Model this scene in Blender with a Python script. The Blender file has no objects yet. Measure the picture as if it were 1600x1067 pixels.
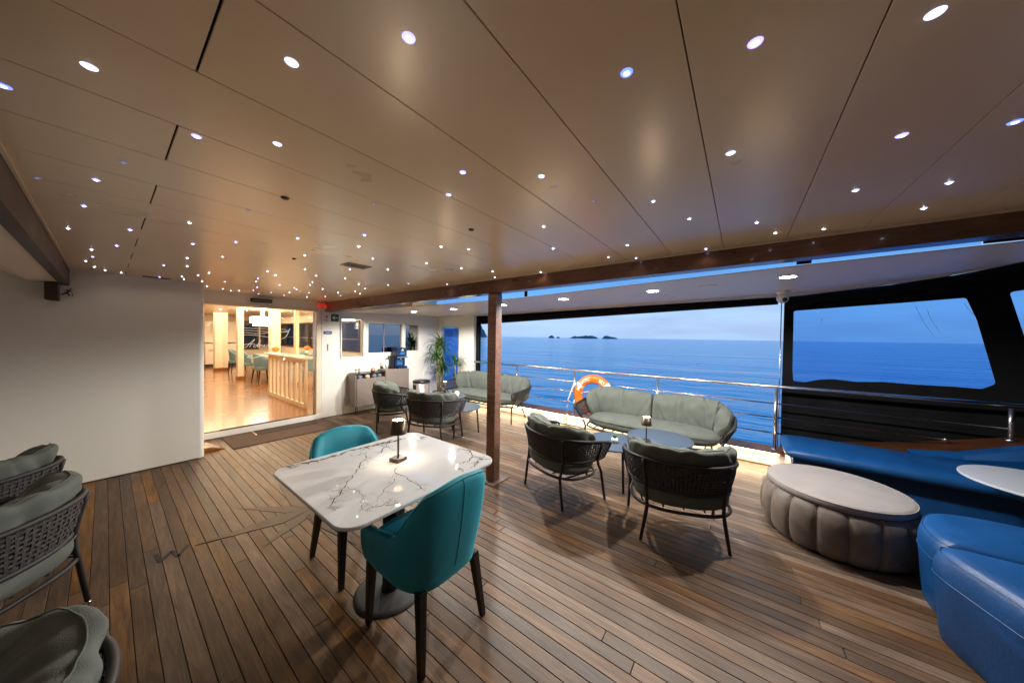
import bpy, bmesh, math, random
from math import sin, cos, pi, radians, sqrt, atan2
from mathutils import Vector, Matrix, noise
from mathutils.geometry import tessellate_polygon
random.seed(7)
SC = bpy.context.scene
COL = SC.collection

# ------------------------------------------------------------------ camera
CAM_H = 1.56
cam = bpy.data.cameras.new('camera')
camo = bpy.data.objects.new('camera', cam)
COL.objects.link(camo)
SC.camera = camo
cam.sensor_width = 36.0
cam.lens = 36.0 * 477 / 1600
cam.clip_start = 0.02
cam.clip_end = 60000
yaw, pitch, roll = radians(53.1), radians(-0.9), radians(0.84)
f = Vector((sin(yaw) * cos(pitch), cos(yaw) * cos(pitch), sin(pitch)))
r0 = Vector((cos(yaw), -sin(yaw), 0))
u0 = r0.cross(f)
rr = r0 * cos(roll) + u0 * sin(roll)
uu = -r0 * sin(roll) + u0 * cos(roll)
m = Matrix((rr, uu, -f)).transposed().to_4x4()
m.translation = Vector((0, 0, CAM_H))
camo.matrix_world = m

# ------------------------------------------------------------------ render settings, dusk sky
SC.view_settings.view_transform = 'Standard'
SC.view_settings.look = 'None'
SC.view_settings.gamma = 1.0
SC.view_settings.use_curve_mapping = False
SC.view_settings.exposure = 0.62
SC.cycles.use_denoising = True
SC.cycles.max_bounces = 8
SC.cycles.diffuse_bounces = 5
SC.cycles.glossy_bounces = 4
SC.cycles.transmission_bounces = 6
SC.cycles.transparent_max_bounces = 12
SC.cycles.sample_clamp_indirect = 4.0
SC.cycles.caustics_reflective = False
SC.cycles.caustics_refractive = False
SC.cycles.use_light_tree = True

world = bpy.data.worlds.new('World')
SC.world = world
world.use_nodes = True
wn, wl = world.node_tree.nodes, world.node_tree.links
wn.clear()
wout = wn.new('ShaderNodeOutputWorld')
wbg = wn.new('ShaderNodeBackground')
wtc = wn.new('ShaderNodeTexCoord')
wsep = wn.new('ShaderNodeSeparateXYZ')
wramp = wn.new('ShaderNodeValToRGB')
els = wramp.color_ramp.elements
els[0].position = 0.0; els[0].color = (0.30, 0.45, 0.68, 1)
els[1].position = 1.0; els[1].color = (0.02, 0.16, 0.50, 1)
for p_, c_ in ((0.035, (0.34, 0.48, 0.70, 1)), (0.13, (0.30, 0.49, 0.72, 1)), (0.30, (0.06, 0.36, 0.74, 1)), (0.6, (0.025, 0.25, 0.64, 1))):
    e_ = els.new(p_); e_.color = c_
wl.new(wtc.outputs['Generated'], wsep.inputs[0])
wl.new(wsep.outputs['Z'], wramp.inputs[0])
wmap = wn.new('ShaderNodeMapping'); wmap.inputs['Scale'].default_value = (1.4, 1.4, 9.0)
wno = wn.new('ShaderNodeTexNoise'); wno.inputs['Scale'].default_value = 2.2; wno.inputs['Detail'].default_value = 7; wno.inputs['Roughness'].default_value = 0.55
wcr = wn.new('ShaderNodeValToRGB'); wcr.color_ramp.elements[0].position = 0.40; wcr.color_ramp.elements[1].position = 0.64
wmx = wn.new('ShaderNodeMixRGB'); wmx.inputs[2].default_value = (0.24, 0.32, 0.52, 1)
wmul = wn.new('ShaderNodeMath'); wmul.operation = 'MULTIPLY'; wmul.inputs[1].default_value = 0.55
wl.new(wtc.outputs['Generated'], wmap.inputs[0]); wl.new(wmap.outputs[0], wno.inputs['Vector'])
wl.new(wno.outputs['Fac'], wcr.inputs[0]); wl.new(wcr.outputs[0], wmul.inputs[0])
wl.new(wmul.outputs[0], wmx.inputs[0]); wl.new(wramp.outputs[0], wmx.inputs[1])
wl.new(wmx.outputs[0], wbg.inputs[0])
wbg.inputs[1].default_value = 1.0
wl.new(wbg.outputs[0], wout.inputs[0])

P_DOWN = 76.0       # downlights over the side deck
P_STAR = 0.16        # each star light's own beam, watts
E_STRIP = 16.0      # rail led strip
P_SALOON = 125.0
P_LAMP = 1.3

# ------------------------------------------------------------------ helpers
class MB:
    def __init__(s): s.v = []; s.f = []
    def add(s, vs, fs):
        n = len(s.v); s.v += [tuple(p) for p in vs]; s.f += [tuple(i + n for i in q) for q in fs]; return s
    def box(s, x0, x1, y0, y1, z0, z1, rz=0, c=None):
        vs = [(x, y, z) for z in (z0, z1) for y in (y0, y1) for x in (x0, x1)]
        if rz:
            cx, cy = c if c else ((x0 + x1) / 2, (y0 + y1) / 2)
            vs = [(cx + (x - cx) * cos(rz) - (y - cy) * sin(rz), cy + (x - cx) * sin(rz) + (y - cy) * cos(rz), z) for x, y, z in vs]
        return s.add(vs, [(0, 2, 3, 1), (4, 5, 7, 6), (0, 1, 5, 4), (2, 6, 7, 3), (0, 4, 6, 2), (1, 3, 7, 5)])
    def grid(s, rows, cu=False, cv=False):
        n, k = len(rows), len(rows[0])
        vs = [p for r in rows for p in r]; fs = []
        for i in range(n if cv else n - 1):
            for j in range(k if cu else k - 1):
                a, b = i * k + j, i * k + (j + 1) % k
                c, d = ((i + 1) % n) * k + (j + 1) % k, ((i + 1) % n) * k + j
                fs.append((a, b, c, d))
        return s.add(vs, fs)
    def tube(s, pts, r, n=10, closed=False, cap=True, flat=None):
        pts = [Vector(p) for p in pts]; N = len(pts)
        rad = r if isinstance(r, (list, tuple)) else [r] * N
        rows = []; up = None
        for i, p in enumerate(pts):
            if closed: t = pts[(i + 1) % N] - pts[i - 1]
            else: t = pts[min(i + 1, N - 1)] - pts[max(i - 1, 0)]
            t.normalize()
            if up is None:
                up = Vector((0, 0, 1)) if abs(t.z) < .9 else Vector((1, 0, 0))
            a = t.cross(up); 
            if a.length < 1e-4: a = t.cross(Vector((1, 0, .1)))
            a.normalize(); b = a.cross(t).normalized(); up = b
            fl = flat or 1.0
            rows.append([p + a * cos(2 * pi * k / n) * rad[i] + b * sin(2 * pi * k / n) * rad[i] * fl for k in range(n)])
        st = len(s.v)
        s.grid(rows, cu=True, cv=closed)
        if cap and not closed:
            s.f.append(tuple(st + k for k in range(n))[::-1])
            s.f.append(tuple(st + (N - 1) * n + k for k in range(n)))
        return s
    def lathe(s, prof, n=32, c=(0, 0), cap=True):
        rows = [[(c[0] + r * cos(2 * pi * k / n), c[1] + r * sin(2 * pi * k / n), z) for k in range(n)] for r, z in prof]
        st = len(s.v); s.grid(rows, cu=True)
        if cap:
            s.f.append(tuple(st + k for k in range(n))[::-1]); s.f.append(tuple(st + (len(prof) - 1) * n + k for k in range(n)))
        return s
    def prism(s, out, z0, z1):
        n = len(out); st = len(s.v)
        s.v += [(x, y, z0) for x, y in out] + [(x, y, z1) for x, y in out]
        s.f.append(tuple(st + i for i in range(n))[::-1]); s.f.append(tuple(st + n + i for i in range(n)))
        for i in range(n): s.f.append((st + i, st + (i + 1) % n, st + n + (i + 1) % n, st + n + i))
        return s
    def mesh(s, name, mat, smooth=False):
        me = bpy.data.meshes.new(name); me.from_pydata(s.v, [], s.f)
        bm = bmesh.new(); bm.from_mesh(me); bmesh.ops.recalc_face_normals(bm, faces=bm.faces); bm.to_mesh(me); bm.free()
        if smooth:
            for p in me.polygons: p.use_smooth = True
        if mat: me.materials.append(mat)
        me.update(); return me

def link(name, me, parent=None, loc=None, rz=0):
    o = bpy.data.objects.new(name, me); COL.objects.link(o)
    if parent: o.parent = parent
    if loc: o.location = loc
    if rz: o.rotation_euler.z = rz
    return o
def bev(o, w=.004, seg=2):
    b = o.modifiers.new('bevel', 'BEVEL'); b.width = w; b.segments = seg; b.limit_method = 'ANGLE'; b.angle_limit = radians(40)
    o.data.polygons.foreach_set('use_smooth', [True] * len(o.data.polygons))
    w_ = o.modifiers.new('weighted', 'WEIGHTED_NORMAL'); w_.keep_sharp = True
    return o
def part(name, mb, mat, parent, smooth=False, bevel=0, label=None, stuff=False, seg=2):
    o = link(name, mb.mesh(name, mat, smooth), parent)
    if bevel: bev(o, bevel, seg)
    if label: o['label'] = label
    if stuff: o['kind'] = 'stuff'
    return o
def tag(o, label, cat, group=None):
    o['label'] = label; o['category'] = cat
    if group: o['group'] = group
    return o
def thing(name, label, cat, loc=(0, 0, 0), rz=0, group=None):
    o = bpy.data.objects.new(name, None); COL.objects.link(o); o.empty_display_size = .1
    o.location = loc; o.rotation_euler.z = rz
    return tag(o, label, cat, group)
def struct(name, mb, mat, smooth=False, bevel=0, parent=None):
    o = part(name, mb, mat, parent, smooth, bevel)
    if not parent: o['kind'] = 'structure'
    return o
def dup(root, loc, rz, label, group=None):
    def cp(o, par):
        c = o.copy(); COL.objects.link(c); c.parent = par
        for ch in list(o.children): cp(ch, c)
        return c
    r = cp(root, None); r.location = loc; r.rotation_euler = (0, 0, rz); r['label'] = label
    if group: r['group'] = group
    return r
def smooth_path(pts, k=8, closed=False):
    P = [Vector(p) for p in pts]; n = len(P); out = []
    for i in range(n if closed else n - 1):
        a, b, c, d = (P[(i - 1) % n], P[i], P[(i + 1) % n], P[(i + 2) % n]) if closed else (P[max(i - 1, 0)], P[i], P[i + 1], P[min(i + 2, n - 1)])
        for j in range(k):
            t = j / k
            out.append(.5 * ((2 * b) + (c - a) * t + (2 * a - 5 * b + 4 * c - d) * t * t + (3 * b - a - 3 * c + d) * t ** 3))
    if not closed: out.append(P[-1])
    return out
def rrect(x0, x1, y0, y1, r, k=6):
    o = []
    for cx, cy, a0 in ((x1 - r, y1 - r, 0), (x0 + r, y1 - r, 90), (x0 + r, y0 + r, 180), (x1 - r, y0 + r, 270)):
        for i in range(k + 1):
            a = radians(a0 + 90 * i / k); o.append((cx + r * cos(a), cy + r * sin(a)))
    return o

# ------------------------------------------------------------------ materials
def mat(name, col, rough=.5, metal=0, spec=.5, sheen=0, coat=0, emis=None, est=0, nscale=0, namt=0, bump=0, bscale=200, trans=0, stretch=(1, 1, 1), coatr=.05):
    M = bpy.data.materials.new(name); M.use_nodes = True
    nt = M.node_tree; N = nt.nodes; L = nt.links; b = N['Principled BSDF']
    b.inputs['Base Color'].default_value = (*col, 1); b.inputs['Roughness'].default_value = rough
    b.inputs['Metallic'].default_value = metal; b.inputs['Specular IOR Level'].default_value = spec
    if sheen:
        b.inputs['Sheen Weight'].default_value = sheen; b.inputs['Sheen Roughness'].default_value = .35
        b.inputs['Sheen Tint'].default_value = (min(1, col[0] * 2 + .12), min(1, col[1] * 2 + .12), min(1, col[2] * 2 + .12), 1)
    if coat: b.inputs['Coat Weight'].default_value = coat; b.inputs['Coat Roughness'].default_value = coatr
    if trans: b.inputs['Transmission Weight'].default_value = trans
    if emis: b.inputs['Emission Color'].default_value = (*emis, 1); b.inputs['Emission Strength'].default_value = est
    tc = N.new('ShaderNodeTexCoord'); mp = N.new('ShaderNodeMapping'); mp.inputs['Scale'].default_value = stretch
    L.new(tc.outputs['Object'], mp.inputs[0])
    if namt:
        n = N.new('ShaderNodeTexNoise'); n.inputs['Scale'].default_value = nscale; n.inputs['Detail'].default_value = 6
        L.new(mp.outputs[0], n.inputs['Vector'])
        h = N.new('ShaderNodeMixRGB'); h.blend_type = 'MIX'
        h.inputs[1].default_value = (*[c * (1 - namt) for c in col], 1); h.inputs[2].default_value = (*[min(1, c * (1 + namt)) for c in col], 1)
        cr = N.new('ShaderNodeMapRange'); cr.inputs[1].default_value = .3; cr.inputs[2].default_value = .7
        L.new(n.outputs['Fac'], cr.inputs[0]); L.new(cr.outputs[0], h.inputs[0]); L.new(h.outputs[0], b.inputs['Base Color'])
        rg = N.new('ShaderNodeMapRange'); rg.inputs[3].default_value = max(0.02, rough - .08); rg.inputs[4].default_value = min(1, rough + .08)
        L.new(n.outputs['Fac'], rg.inputs[0]); L.new(rg.outputs[0], b.inputs['Roughness'])
    if bump:
        n2 = N.new('ShaderNodeTexNoise'); n2.inputs['Scale'].default_value = bscale; n2.inputs['Detail'].default_value = 4
        L.new(mp.outputs[0], n2.inputs['Vector'])
        bp = N.new('ShaderNodeBump'); bp.inputs['Strength'].default_value = bump; bp.inputs['Distance'].default_value = .004
        L.new(n2.outputs['Fac'], bp.inputs['Height']); L.new(bp.outputs[0], b.inputs['Normal'])
    return M

def wood_plank_mat(name, c_dark, c_mid, c_light, rough=.42, objrand=True, coat=0, gs=1.0, weather=0.0):
    M = bpy.data.materials.new(name); M.use_nodes = True
    nt = M.node_tree; N = nt.nodes; L = nt.links; b = N['Principled BSDF']
    tc = N.new('ShaderNodeTexCoord'); oi = N.new('ShaderNodeObjectInfo')
    off = N.new('ShaderNodeVectorMath'); off.operation = 'ADD'
    cmb = N.new('ShaderNodeCombineXYZ'); ml = N.new('ShaderNodeMath'); ml.operation = 'MULTIPLY'; ml.inputs[1].default_value = 97.0
    L.new(oi.outputs['Random'], ml.inputs[0]); L.new(ml.outputs[0], cmb.inputs[0]); L.new(ml.outputs[0], cmb.inputs[1])
    L.new(tc.outputs['Object'], off.inputs[0])
    if objrand: L.new(cmb.outputs[0], off.inputs[1])
    mp = N.new('ShaderNodeMapping'); mp.inputs['Scale'].default_value = (14 * gs, 1.3 * gs, 14 * gs); L.new(off.outputs[0], mp.inputs[0])
    n1 = N.new('ShaderNodeTexNoise'); n1.inputs['Scale'].default_value = 1.6; n1.inputs['Detail'].default_value = 8; n1.inputs['Roughness'].default_value = .62; n1.inputs['Distortion'].default_value = 1.6
    L.new(mp.outputs[0], n1.inputs['Vector'])
    mp2 = N.new('ShaderNodeMapping'); mp2.inputs['Scale'].default_value = (150 * gs, 5 * gs, 100); L.new(off.outputs[0], mp2.inputs[0])
    n2 = N.new('ShaderNodeTexNoise'); n2.inputs['Scale'].default_value = 1.0; n2.inputs['Detail'].default_value = 5; L.new(mp2.outputs[0], n2.inputs['Vector'])
    mp3 = N.new('ShaderNodeMapping'); mp3.inputs['Scale'].default_value = (2.2, 1.1, 2); L.new(off.outputs[0], mp3.inputs[0])
    n3 = N.new('ShaderNodeTexNoise'); n3.inputs['Scale'].default_value = 1.5; n3.inputs['Detail'].default_value = 6; L.new(mp3.outputs[0], n3.inputs['Vector'])
    cr = N.new('ShaderNodeValToRGB'); e = cr.color_ramp.elements
    e[0].position = .30; e[0].color = (*c_dark, 1); e[1].position = .72; e[1].color = (*c_light, 1); k = e.new(.5); k.color = (*c_mid, 1)
    mx = N.new('ShaderNodeMath'); mx.operation = 'MULTIPLY_ADD'; mx.inputs[1].default_value = .28
    L.new(n2.outputs['Fac'], mx.inputs[0])
    m2 = N.new('ShaderNodeMath'); m2.operation = 'MULTIPLY'; m2.inputs[1].default_value = .72; L.new(n1.outputs['Fac'], m2.inputs[0]); L.new(m2.outputs[0], mx.inputs[2])
    L.new(mx.outputs[0], cr.inputs[0])
    # per-plank tone
    hs = N.new('ShaderNodeHueSaturation')
    rv = N.new('ShaderNodeMapRange'); rv.inputs[3].default_value = .62; rv.inputs[4].default_value = 1.38
    fr = N.new('ShaderNodeMath'); fr.operation = 'FRACT'; fm = N.new('ShaderNodeMath'); fm.operation = 'MULTIPLY'; fm.inputs[1].default_value = 7.31
    L.new(oi.outputs['Random'], fm.inputs[0]); L.new(fm.outputs[0], fr.inputs[0])
    if objrand: L.new(oi.outputs['Random'], rv.inputs[0]); L.new(rv.outputs[0], hs.inputs['Value'])
    sv = N.new('ShaderNodeMapRange'); sv.inputs[3].default_value = .62; sv.inputs[4].default_value = 1.12
    L.new(fr.outputs[0], sv.inputs[0])
    if objrand: L.new(sv.outputs[0], hs.inputs['Saturation'])
    L.new(cr.outputs[0], hs.inputs['Color'])
    # broad stains and wear
    st = N.new('ShaderNodeMapRange'); st.inputs[1].default_value = .3; st.inputs[2].default_value = .7; st.inputs[3].default_value = .7; st.inputs[4].default_value = 1.2
    L.new(n3.outputs['Fac'], st.inputs[0])
    mm = N.new('ShaderNodeMixRGB'); mm.blend_type = 'MULTIPLY'; mm.inputs[0].default_value = 1
    gp = N.new('ShaderNodeNewGeometry'); sx = N.new('ShaderNodeSeparateXYZ'); L.new(gp.outputs['Position'], sx.inputs[0])
    wn_ = N.new('ShaderNodeMath'); wn_.operation = 'MULTIPLY_ADD'; wn_.inputs[1].default_value = 1.6; L.new(n3.outputs['Fac'], wn_.inputs[0]); L.new(sx.outputs['X'], wn_.inputs[2])
    wr = N.new('ShaderNodeMapRange'); wr.inputs[1].default_value = 2.3; wr.inputs[2].default_value = 4.6; wr.inputs[3].default_value = 0; wr.inputs[4].default_value = weather; L.new(wn_.outputs[0], wr.inputs[0])
    bw = N.new('ShaderNodeRGBToBW'); L.new(hs.outputs[0], bw.inputs[0])
    gt = N.new('ShaderNodeMixRGB'); gt.blend_type = 'MULTIPLY'; gt.inputs[0].default_value = 1; gt.inputs[2].default_value = (1.9, 1.68, 1.5, 1); L.new(bw.outputs[0], gt.inputs[1])
    wm2 = N.new('ShaderNodeMixRGB'); L.new(wr.outputs[0], wm2.inputs[0]); L.new(hs.outputs[0], wm2.inputs[1]); L.new(gt.outputs[0], wm2.inputs[2])
    L.new(wm2.outputs[0], mm.inputs[1]); L.new(st.outputs[0], mm.inputs[2]); L.new(mm.outputs[0], b.inputs['Base Color'])
    ro = N.new('ShaderNodeMapRange'); ro.inputs[3].default_value = rough - .1; ro.inputs[4].default_value = rough + .2; L.new(n3.outputs['Fac'], ro.inputs[0]); L.new(ro.outputs[0], b.inputs['Roughness'])
    bp = N.new('ShaderNodeBump'); bp.inputs['Strength'].default_value = .25; bp.inputs['Distance'].default_value = .002; L.new(mx.outputs[0], bp.inputs['Height']); L.new(bp.outputs[0], b.inputs['Normal'])
    b.inputs['Specular IOR Level'].default_value = .45
    if coat: b.inputs['Coat Weight'].default_value = coat; b.inputs['Coat Roughness'].default_value = .08
    return M

M_plank = wood_plank_mat('deck_teak', (.038, .015, .0032), (.122, .053, .0115), (.24, .118, .030), .42, weather=.42)
M_caulk = mat('deck_caulk', (.008, .008, .008), .6)
M_inlay = wood_plank_mat('inlay_wood', (.030, .013, .005), (.060, .027, .010), (.095, .044, .018), .42, objrand=False)
M_ceil = mat('ceiling_laminate', (.84, .65, .42), .30, spec=.5, coat=.35, coatr=.22, nscale=1.5, namt=.03, bump=.02, bscale=1.6)
M_ceil_out = mat('overhang_laminate', (.80, .66, .52), .38, nscale=2, namt=.03)
M_trim = mat('cream_trim', (.72, .60, .44), .4)
M_dark = mat('dark_void', (.01, .01, .01), .8)
M_white = mat('white_wall_paint', (.80, .79, .73), .32, spec=.5, nscale=1.3, namt=.025, bump=.02, bscale=3)
M_mahog = wood_plank_mat('mahogany', (.12, .028, .003), (.24, .060, .006), (.36, .105, .012), .25, coat=.5)
M_cap = wood_plank_mat('cap_rail_wood', (.10, .03, .008), (.18, .06, .016), (.27, .10, .03), .55)
M_darkwood = wood_plank_mat('dark_mahogany', (.022, .008, .003), (.045, .015, .005), (.07, .024, .01), .5, coat=.08)
M_steel = mat('polished_steel', (.78, .76, .74), .2, 1)
M_blackmetal = mat('black_powdercoat', (.026, .024, .025), .55, spec=.35)
M_rope = mat('black_rope', (.040, .037, .038), .75, bump=.5, bscale=260)
M_fabric = mat('sage_fabric', (.104, .120, .106), .9, sheen=.2, nscale=9, namt=.12, bump=.7, bscale=420)
M_velvet = mat('teal_velvet', (.003, .245, .335), .62, sheen=.9, nscale=5, namt=.12, bump=.15, bscale=500)
M_legs = mat('black_lacquered_wood', (.008, .007, .007), .35)
M_marble = mat('white_marble', (.72, .75, .78), .05, spec=.6, nscale=3.0, namt=.06, stretch=(1, 2.5, 1))
M_vein = mat('marble_vein', (.13, .11, .10), .12, nscale=60, namt=.5)
M_vein2 = mat('marble_vein_gold', (.35, .24, .13), .12, nscale=40, namt=.4)
M_bronze = mat('bronze_lamp', (.09, .068, .05), .35, .8, nscale=20, namt=.1)
M_lampled = mat('lamp_led', (1, .9, .75), .5, emis=(1, .80, .58), est=26)
M_orange = mat('lifering_orange', (.86, .16, .008), .42, nscale=12, namt=.06)
M_grey_reflect = mat('reflective_tape', (.55, .56, .57), .3)
M_letter = mat('white_letter', (.85, .85, .85), .5)
M_bluevinyl = mat('blue_vinyl', (.002, .055, .195), .45, nscale=6, namt=.14, bump=.35, bscale=60)
M_blackcanvas = mat('black_canvas', (.006, .0065, .008), .95, spec=.15, bump=.3, bscale=14, nscale=3, namt=.4)
M_velvetgrey = mat('taupe_velvet', (.125, .100, .086), .6, sheen=.5, nscale=7, namt=.25, bump=.25, bscale=120)
M_suede = mat('grey_suede_top', (.24, .22, .215), .75, sheen=.3, nscale=8, namt=.07)
M_bluetab = mat('slate_blue_tabletop', (.055, .075, .11), .35, nscale=5, namt=.08)
M_greytab = mat('grey_tabletop', (.42, .45, .50), .3)
M_cab = mat('taupe_cabinet', (.22, .18, .16), .45, nscale=3, namt=.06)
M_black = mat('black_plastic', (.01, .01, .012), .35)
M_navy = mat('navy_machine', (.008, .018, .06), .3)
M_screen = mat('machine_screen', (.02, .1, .25), .2, emis=(.05, .2, .5), est=.15)
M_whiteplastic = mat('white_plastic', (.8, .8, .8), .35)
M_pot = mat('dark_pot', (.05, .045, .045), .5)
M_soil = mat('soil', (.35, .32, .28), .9, nscale=30, namt=.5)
M_leaf = mat('dracaena_leaf', (.04, .115, .018), .42, nscale=6, namt=.4)
M_cane = mat('plant_cane', (.28, .2, .11), .8, nscale=20, namt=.3)
M_amber = mat('saloon_floor_vinyl', (.23, .085, .013), .26, coat=.5, coatr=.12, nscale=1.2, namt=.08, bump=.06, bscale=2.5)
M_cream = mat('saloon_cream', (.80, .70, .54), .35)
M_gloss = mat('saloon_gloss_white', (.82, .76, .66), .12)
M_night = mat('night_window_glass', (.006, .018, .06), .05, spec=.8, nscale=3, namt=.6)
M_bluegrey = mat('blue_grey_velvet', (.14, .24, .27), .7, sheen=.5)
M_matm = mat('brown_doormat', (.085, .05, .032), .95, bump=.6, bscale=300, nscale=60, namt=.3)
M_matdark = mat('dark_doormat', (.04, .025, .018), .95, bump=.6, bscale=300)
M_brass = mat('brass_strip', (.65, .45, .22), .3, 1)
M_green = mat('sign_green', (.0, .12, .05), .5)
M_blue = mat('sign_blue', (.0, .04, .30), .5)
M_red = mat('alarm_red', (.55, .01, .005), .2, emis=(1, .02, .01), est=.25)
M_redp = mat('sign_red', (.6, .02, .02), .5)
M_signw = mat('sign_white', (.75, .75, .78), .5)
M_text = mat('sign_text_grey', (.22, .22, .25), .6)
M_etch = mat('frosted_white_film', (.95, .92, .85), .6, emis=(1, .9, .75), est=.25)
M_star = [mat('star_led_violet', (.9, .9, 1), .4, emis=(.62, .60, 1.0), est=9), mat('star_led_white', (1, 1, 1), .4, emis=(.92, .9, 1.0), est=14),
          mat('star_led_blue', (.8, .8, 1), .4, emis=(.30, .36, 1.0), est=6), mat('star_led_dim', (.3, .3, .4), .4, emis=(.3, .32, .6), est=.5)]
M_halo = [mat('star_diffuser_violet', (.5, .5, .8), .3, emis=(.34, .30, 1.0), est=1.6), mat('star_diffuser_white', (.6, .6, .8), .3, emis=(.55, .60, 1.0), est=1.5),
          mat('star_diffuser_blue', (.4, .4, .8), .3, emis=(.12, .20, 1.0), est=1.6), mat('star_diffuser_dim', (.35, .35, .45), .3, emis=(.2, .2, .5), est=.2)]
M_starrim = mat('star_bezel', (.45, .42, .5), .25, .6)
M_down = mat('downlight_led', (1, 1, 1), .4, emis=(1, .97, .9), est=60)
M_strip = mat('strip_led', (1, 1, 1), .4, emis=(1, .74, .42), est=E_STRIP)
M_chand = mat('chandelier_glow', (1, 1, 1), .4, emis=(1, .83, .58), est=9)
M_violet = mat('violet_led', (1, 1, 1), .4, emis=(.45, .25, 1), est=4)
M_towel = mat('towel_grey', (.28, .28, .33), .9, bump=.5, bscale=200)
M_towelw = mat('towel_cream', (.75, .66, .5), .9, bump=.5, bscale=200)
M_copper = mat('copper_tin', (.5, .25, .16), .3, .8)
M_white_rope = mat('white_line', (.75, .75, .72), .7)
M_rock = mat('island_rock', (.07, .10, .13), .9, nscale=.01, namt=.4)
M_town = mat('town_wall', (.35, .36, .4), .9)

def glass(name, tint=(1, 1, 1), refl=.1, gr=.02, fres=True):
    M = bpy.data.materials.new(name); M.use_nodes = True; nt = M.node_tree; N = nt.nodes; L = nt.links; N.clear()
    o = N.new('ShaderNodeOutputMaterial'); t = N.new('ShaderNodeBsdfTransparent'); t.inputs[0].default_value = (*tint, 1)
    g = N.new('ShaderNodeBsdfGlossy'); g.inputs['Roughness'].default_value = gr
    x = N.new('ShaderNodeMixShader'); lw = N.new('ShaderNodeLayerWeight'); lw.inputs[0].default_value = .5
    pw = N.new('ShaderNodeMath'); pw.operation = 'POWER'; pw.inputs[1].default_value = 5
    fr = N.new('ShaderNodeMath'); fr.operation = 'MULTIPLY_ADD'; fr.inputs[1].default_value = .9; fr.inputs[2].default_value = .045
    L.new(lw.outputs['Facing'], pw.inputs[0]); L.new(pw.outputs[0], fr.inputs[0])
    if fres: L.new(fr.outputs[0], x.inputs[0])
    else: x.inputs[0].default_value = refl
    L.new(t.outputs[0], x.inputs[1]); L.new(g.outputs[0], x.inputs[2]); L.new(x.outputs[0], o.inputs[0]); return M
M_glass = glass('clear_glass', (.97, .97, .96))
M_vinyl = glass('clear_vinyl_sheet', (.50, .72, .93))
M_sideglass = glass('tinted_blue_glass', (.30, .66, .98))
M_winglass = glass('window_glass', (.75, .8, .85))
M_mirror = glass('dark_window_glass', (.03, .05, .08), .38, .02, False)
M_skylight = glass('skylight_glass', (.42, .68, .95))

def sea_mat():
    M = bpy.data.materials.new('sea_water'); M.use_nodes = True; nt = M.node_tree; N = nt.nodes; L = nt.links; b = N['Principled BSDF']
    b.inputs['Base Color'].default_value = (.004, .47, .70, 1); b.inputs['Roughness'].default_value = .12; b.inputs['IOR'].default_value = 1.33
    tc = N.new('ShaderNodeTexCoord')
    last = None
    for sc, st, dist in ((.30, (1, .35, 1), 1.8), (1.6, (1, .45, 1), .16), (.04, (1, .4, 1), 4.0)):
        mp = N.new('ShaderNodeMapping'); mp.inputs['Scale'].default_value = st; mp.inputs['Rotation'].default_value = (0, 0, .5); L.new(tc.outputs['Object'], mp.inputs[0])
        n = N.new('ShaderNodeTexNoise'); n.inputs['Scale'].default_value = sc; n.inputs['Detail'].default_value = 5; n.inputs['Roughness'].default_value = .55
        L.new(mp.outputs[0], n.inputs['Vector'])
        bp = N.new('ShaderNodeBump'); bp.inputs['Strength'].default_value = .9; bp.inputs['Distance'].default_value = dist
        L.new(n.outputs['Fac'], bp.inputs['Height'])
        if last: L.new(last.outputs[0], bp.inputs['Normal'])
        last = bp
    L.new(last.outputs[0], b.inputs['Normal'])
    return M

for n_ in M_marble.node_tree.nodes:
    if n_.type == 'MAP_RANGE' and n_.outputs[0].links and n_.outputs[0].links[0].to_socket.name == 'Roughness': n_.inputs[3].default_value = .02; n_.inputs[4].default_value = .045

# ------------------------------------------------------------------ sea, islands
SEA = -4.6
s = MB(); s.add([(-30000, -30000, SEA), (30000, -30000, SEA), (30000, 30000, SEA), (-30000, 30000, SEA)], [(0, 1, 2, 3)])
struct('sea', s, sea_mat())
def island(name, label, dirs, dist, hs, depth, cat='island', seed=0):
    n = 40; rows = []
    for j in range(9):
        v = j / 8; row = []
        for i in range(n + 1):
            t = i / n; q = dirs[0] + (dirs[1] - dirs[0]) * t
            d = Vector((q, 1, 0)).normalized() * (dist + (v - .5) * depth)
            k = t * (len(hs) - 1); a = int(min(k, len(hs) - 2)); hh = hs[a] + (hs[a + 1] - hs[a]) * (k - a)
            hh *= sin(pi * v) ** .6 * (min(1, t * 8, (1 - t) * 8)) ** .7
            hh *= 1 + .5 * noise.noise(Vector((t * 14 + seed, v * 5, seed)))
            row.append((d.x, d.y, SEA - 3 + max(0, hh) + (3 if hh > 0 else 0)))
        rows.append(row)
    o = part(name, MB().grid(rows), M_rock, None); tag(o, label, cat); return o
island('rocky_island', 'longest low tree-covered island on the horizon, middle of the chain', (2.02, 2.60), 2600, (8, 18, 16, 24, 20, 18, 7), 300, seed=1)
island('rocky_island', 'low island at the right end of the chain on the horizon', (2.66, 3.12), 2600, (8, 26, 17, 13, 6), 250, seed=5)
island('rocky_island', 'small islet at the left end of the chain on the horizon', (1.72, 1.80), 2600, (6, 22, 12), 120, seed=9)
island('rocky_island', 'tiny islet between the left islet and the long island', (1.83, 1.88), 2600, (6, 12, 8), 90, seed=12)
island('coast_hill', 'dark coastal hill seen beside the forward end of the rail', (.9, 1.13), 2200, (30, 55, 95, 120, 90, 60, 25), 600, 'hill', seed=20)
cst = thing('coastal_town', 'pale lit houses climbing the far coast, seen through the blue side window', 'town')
hm = MB(); random.seed(3)
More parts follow.
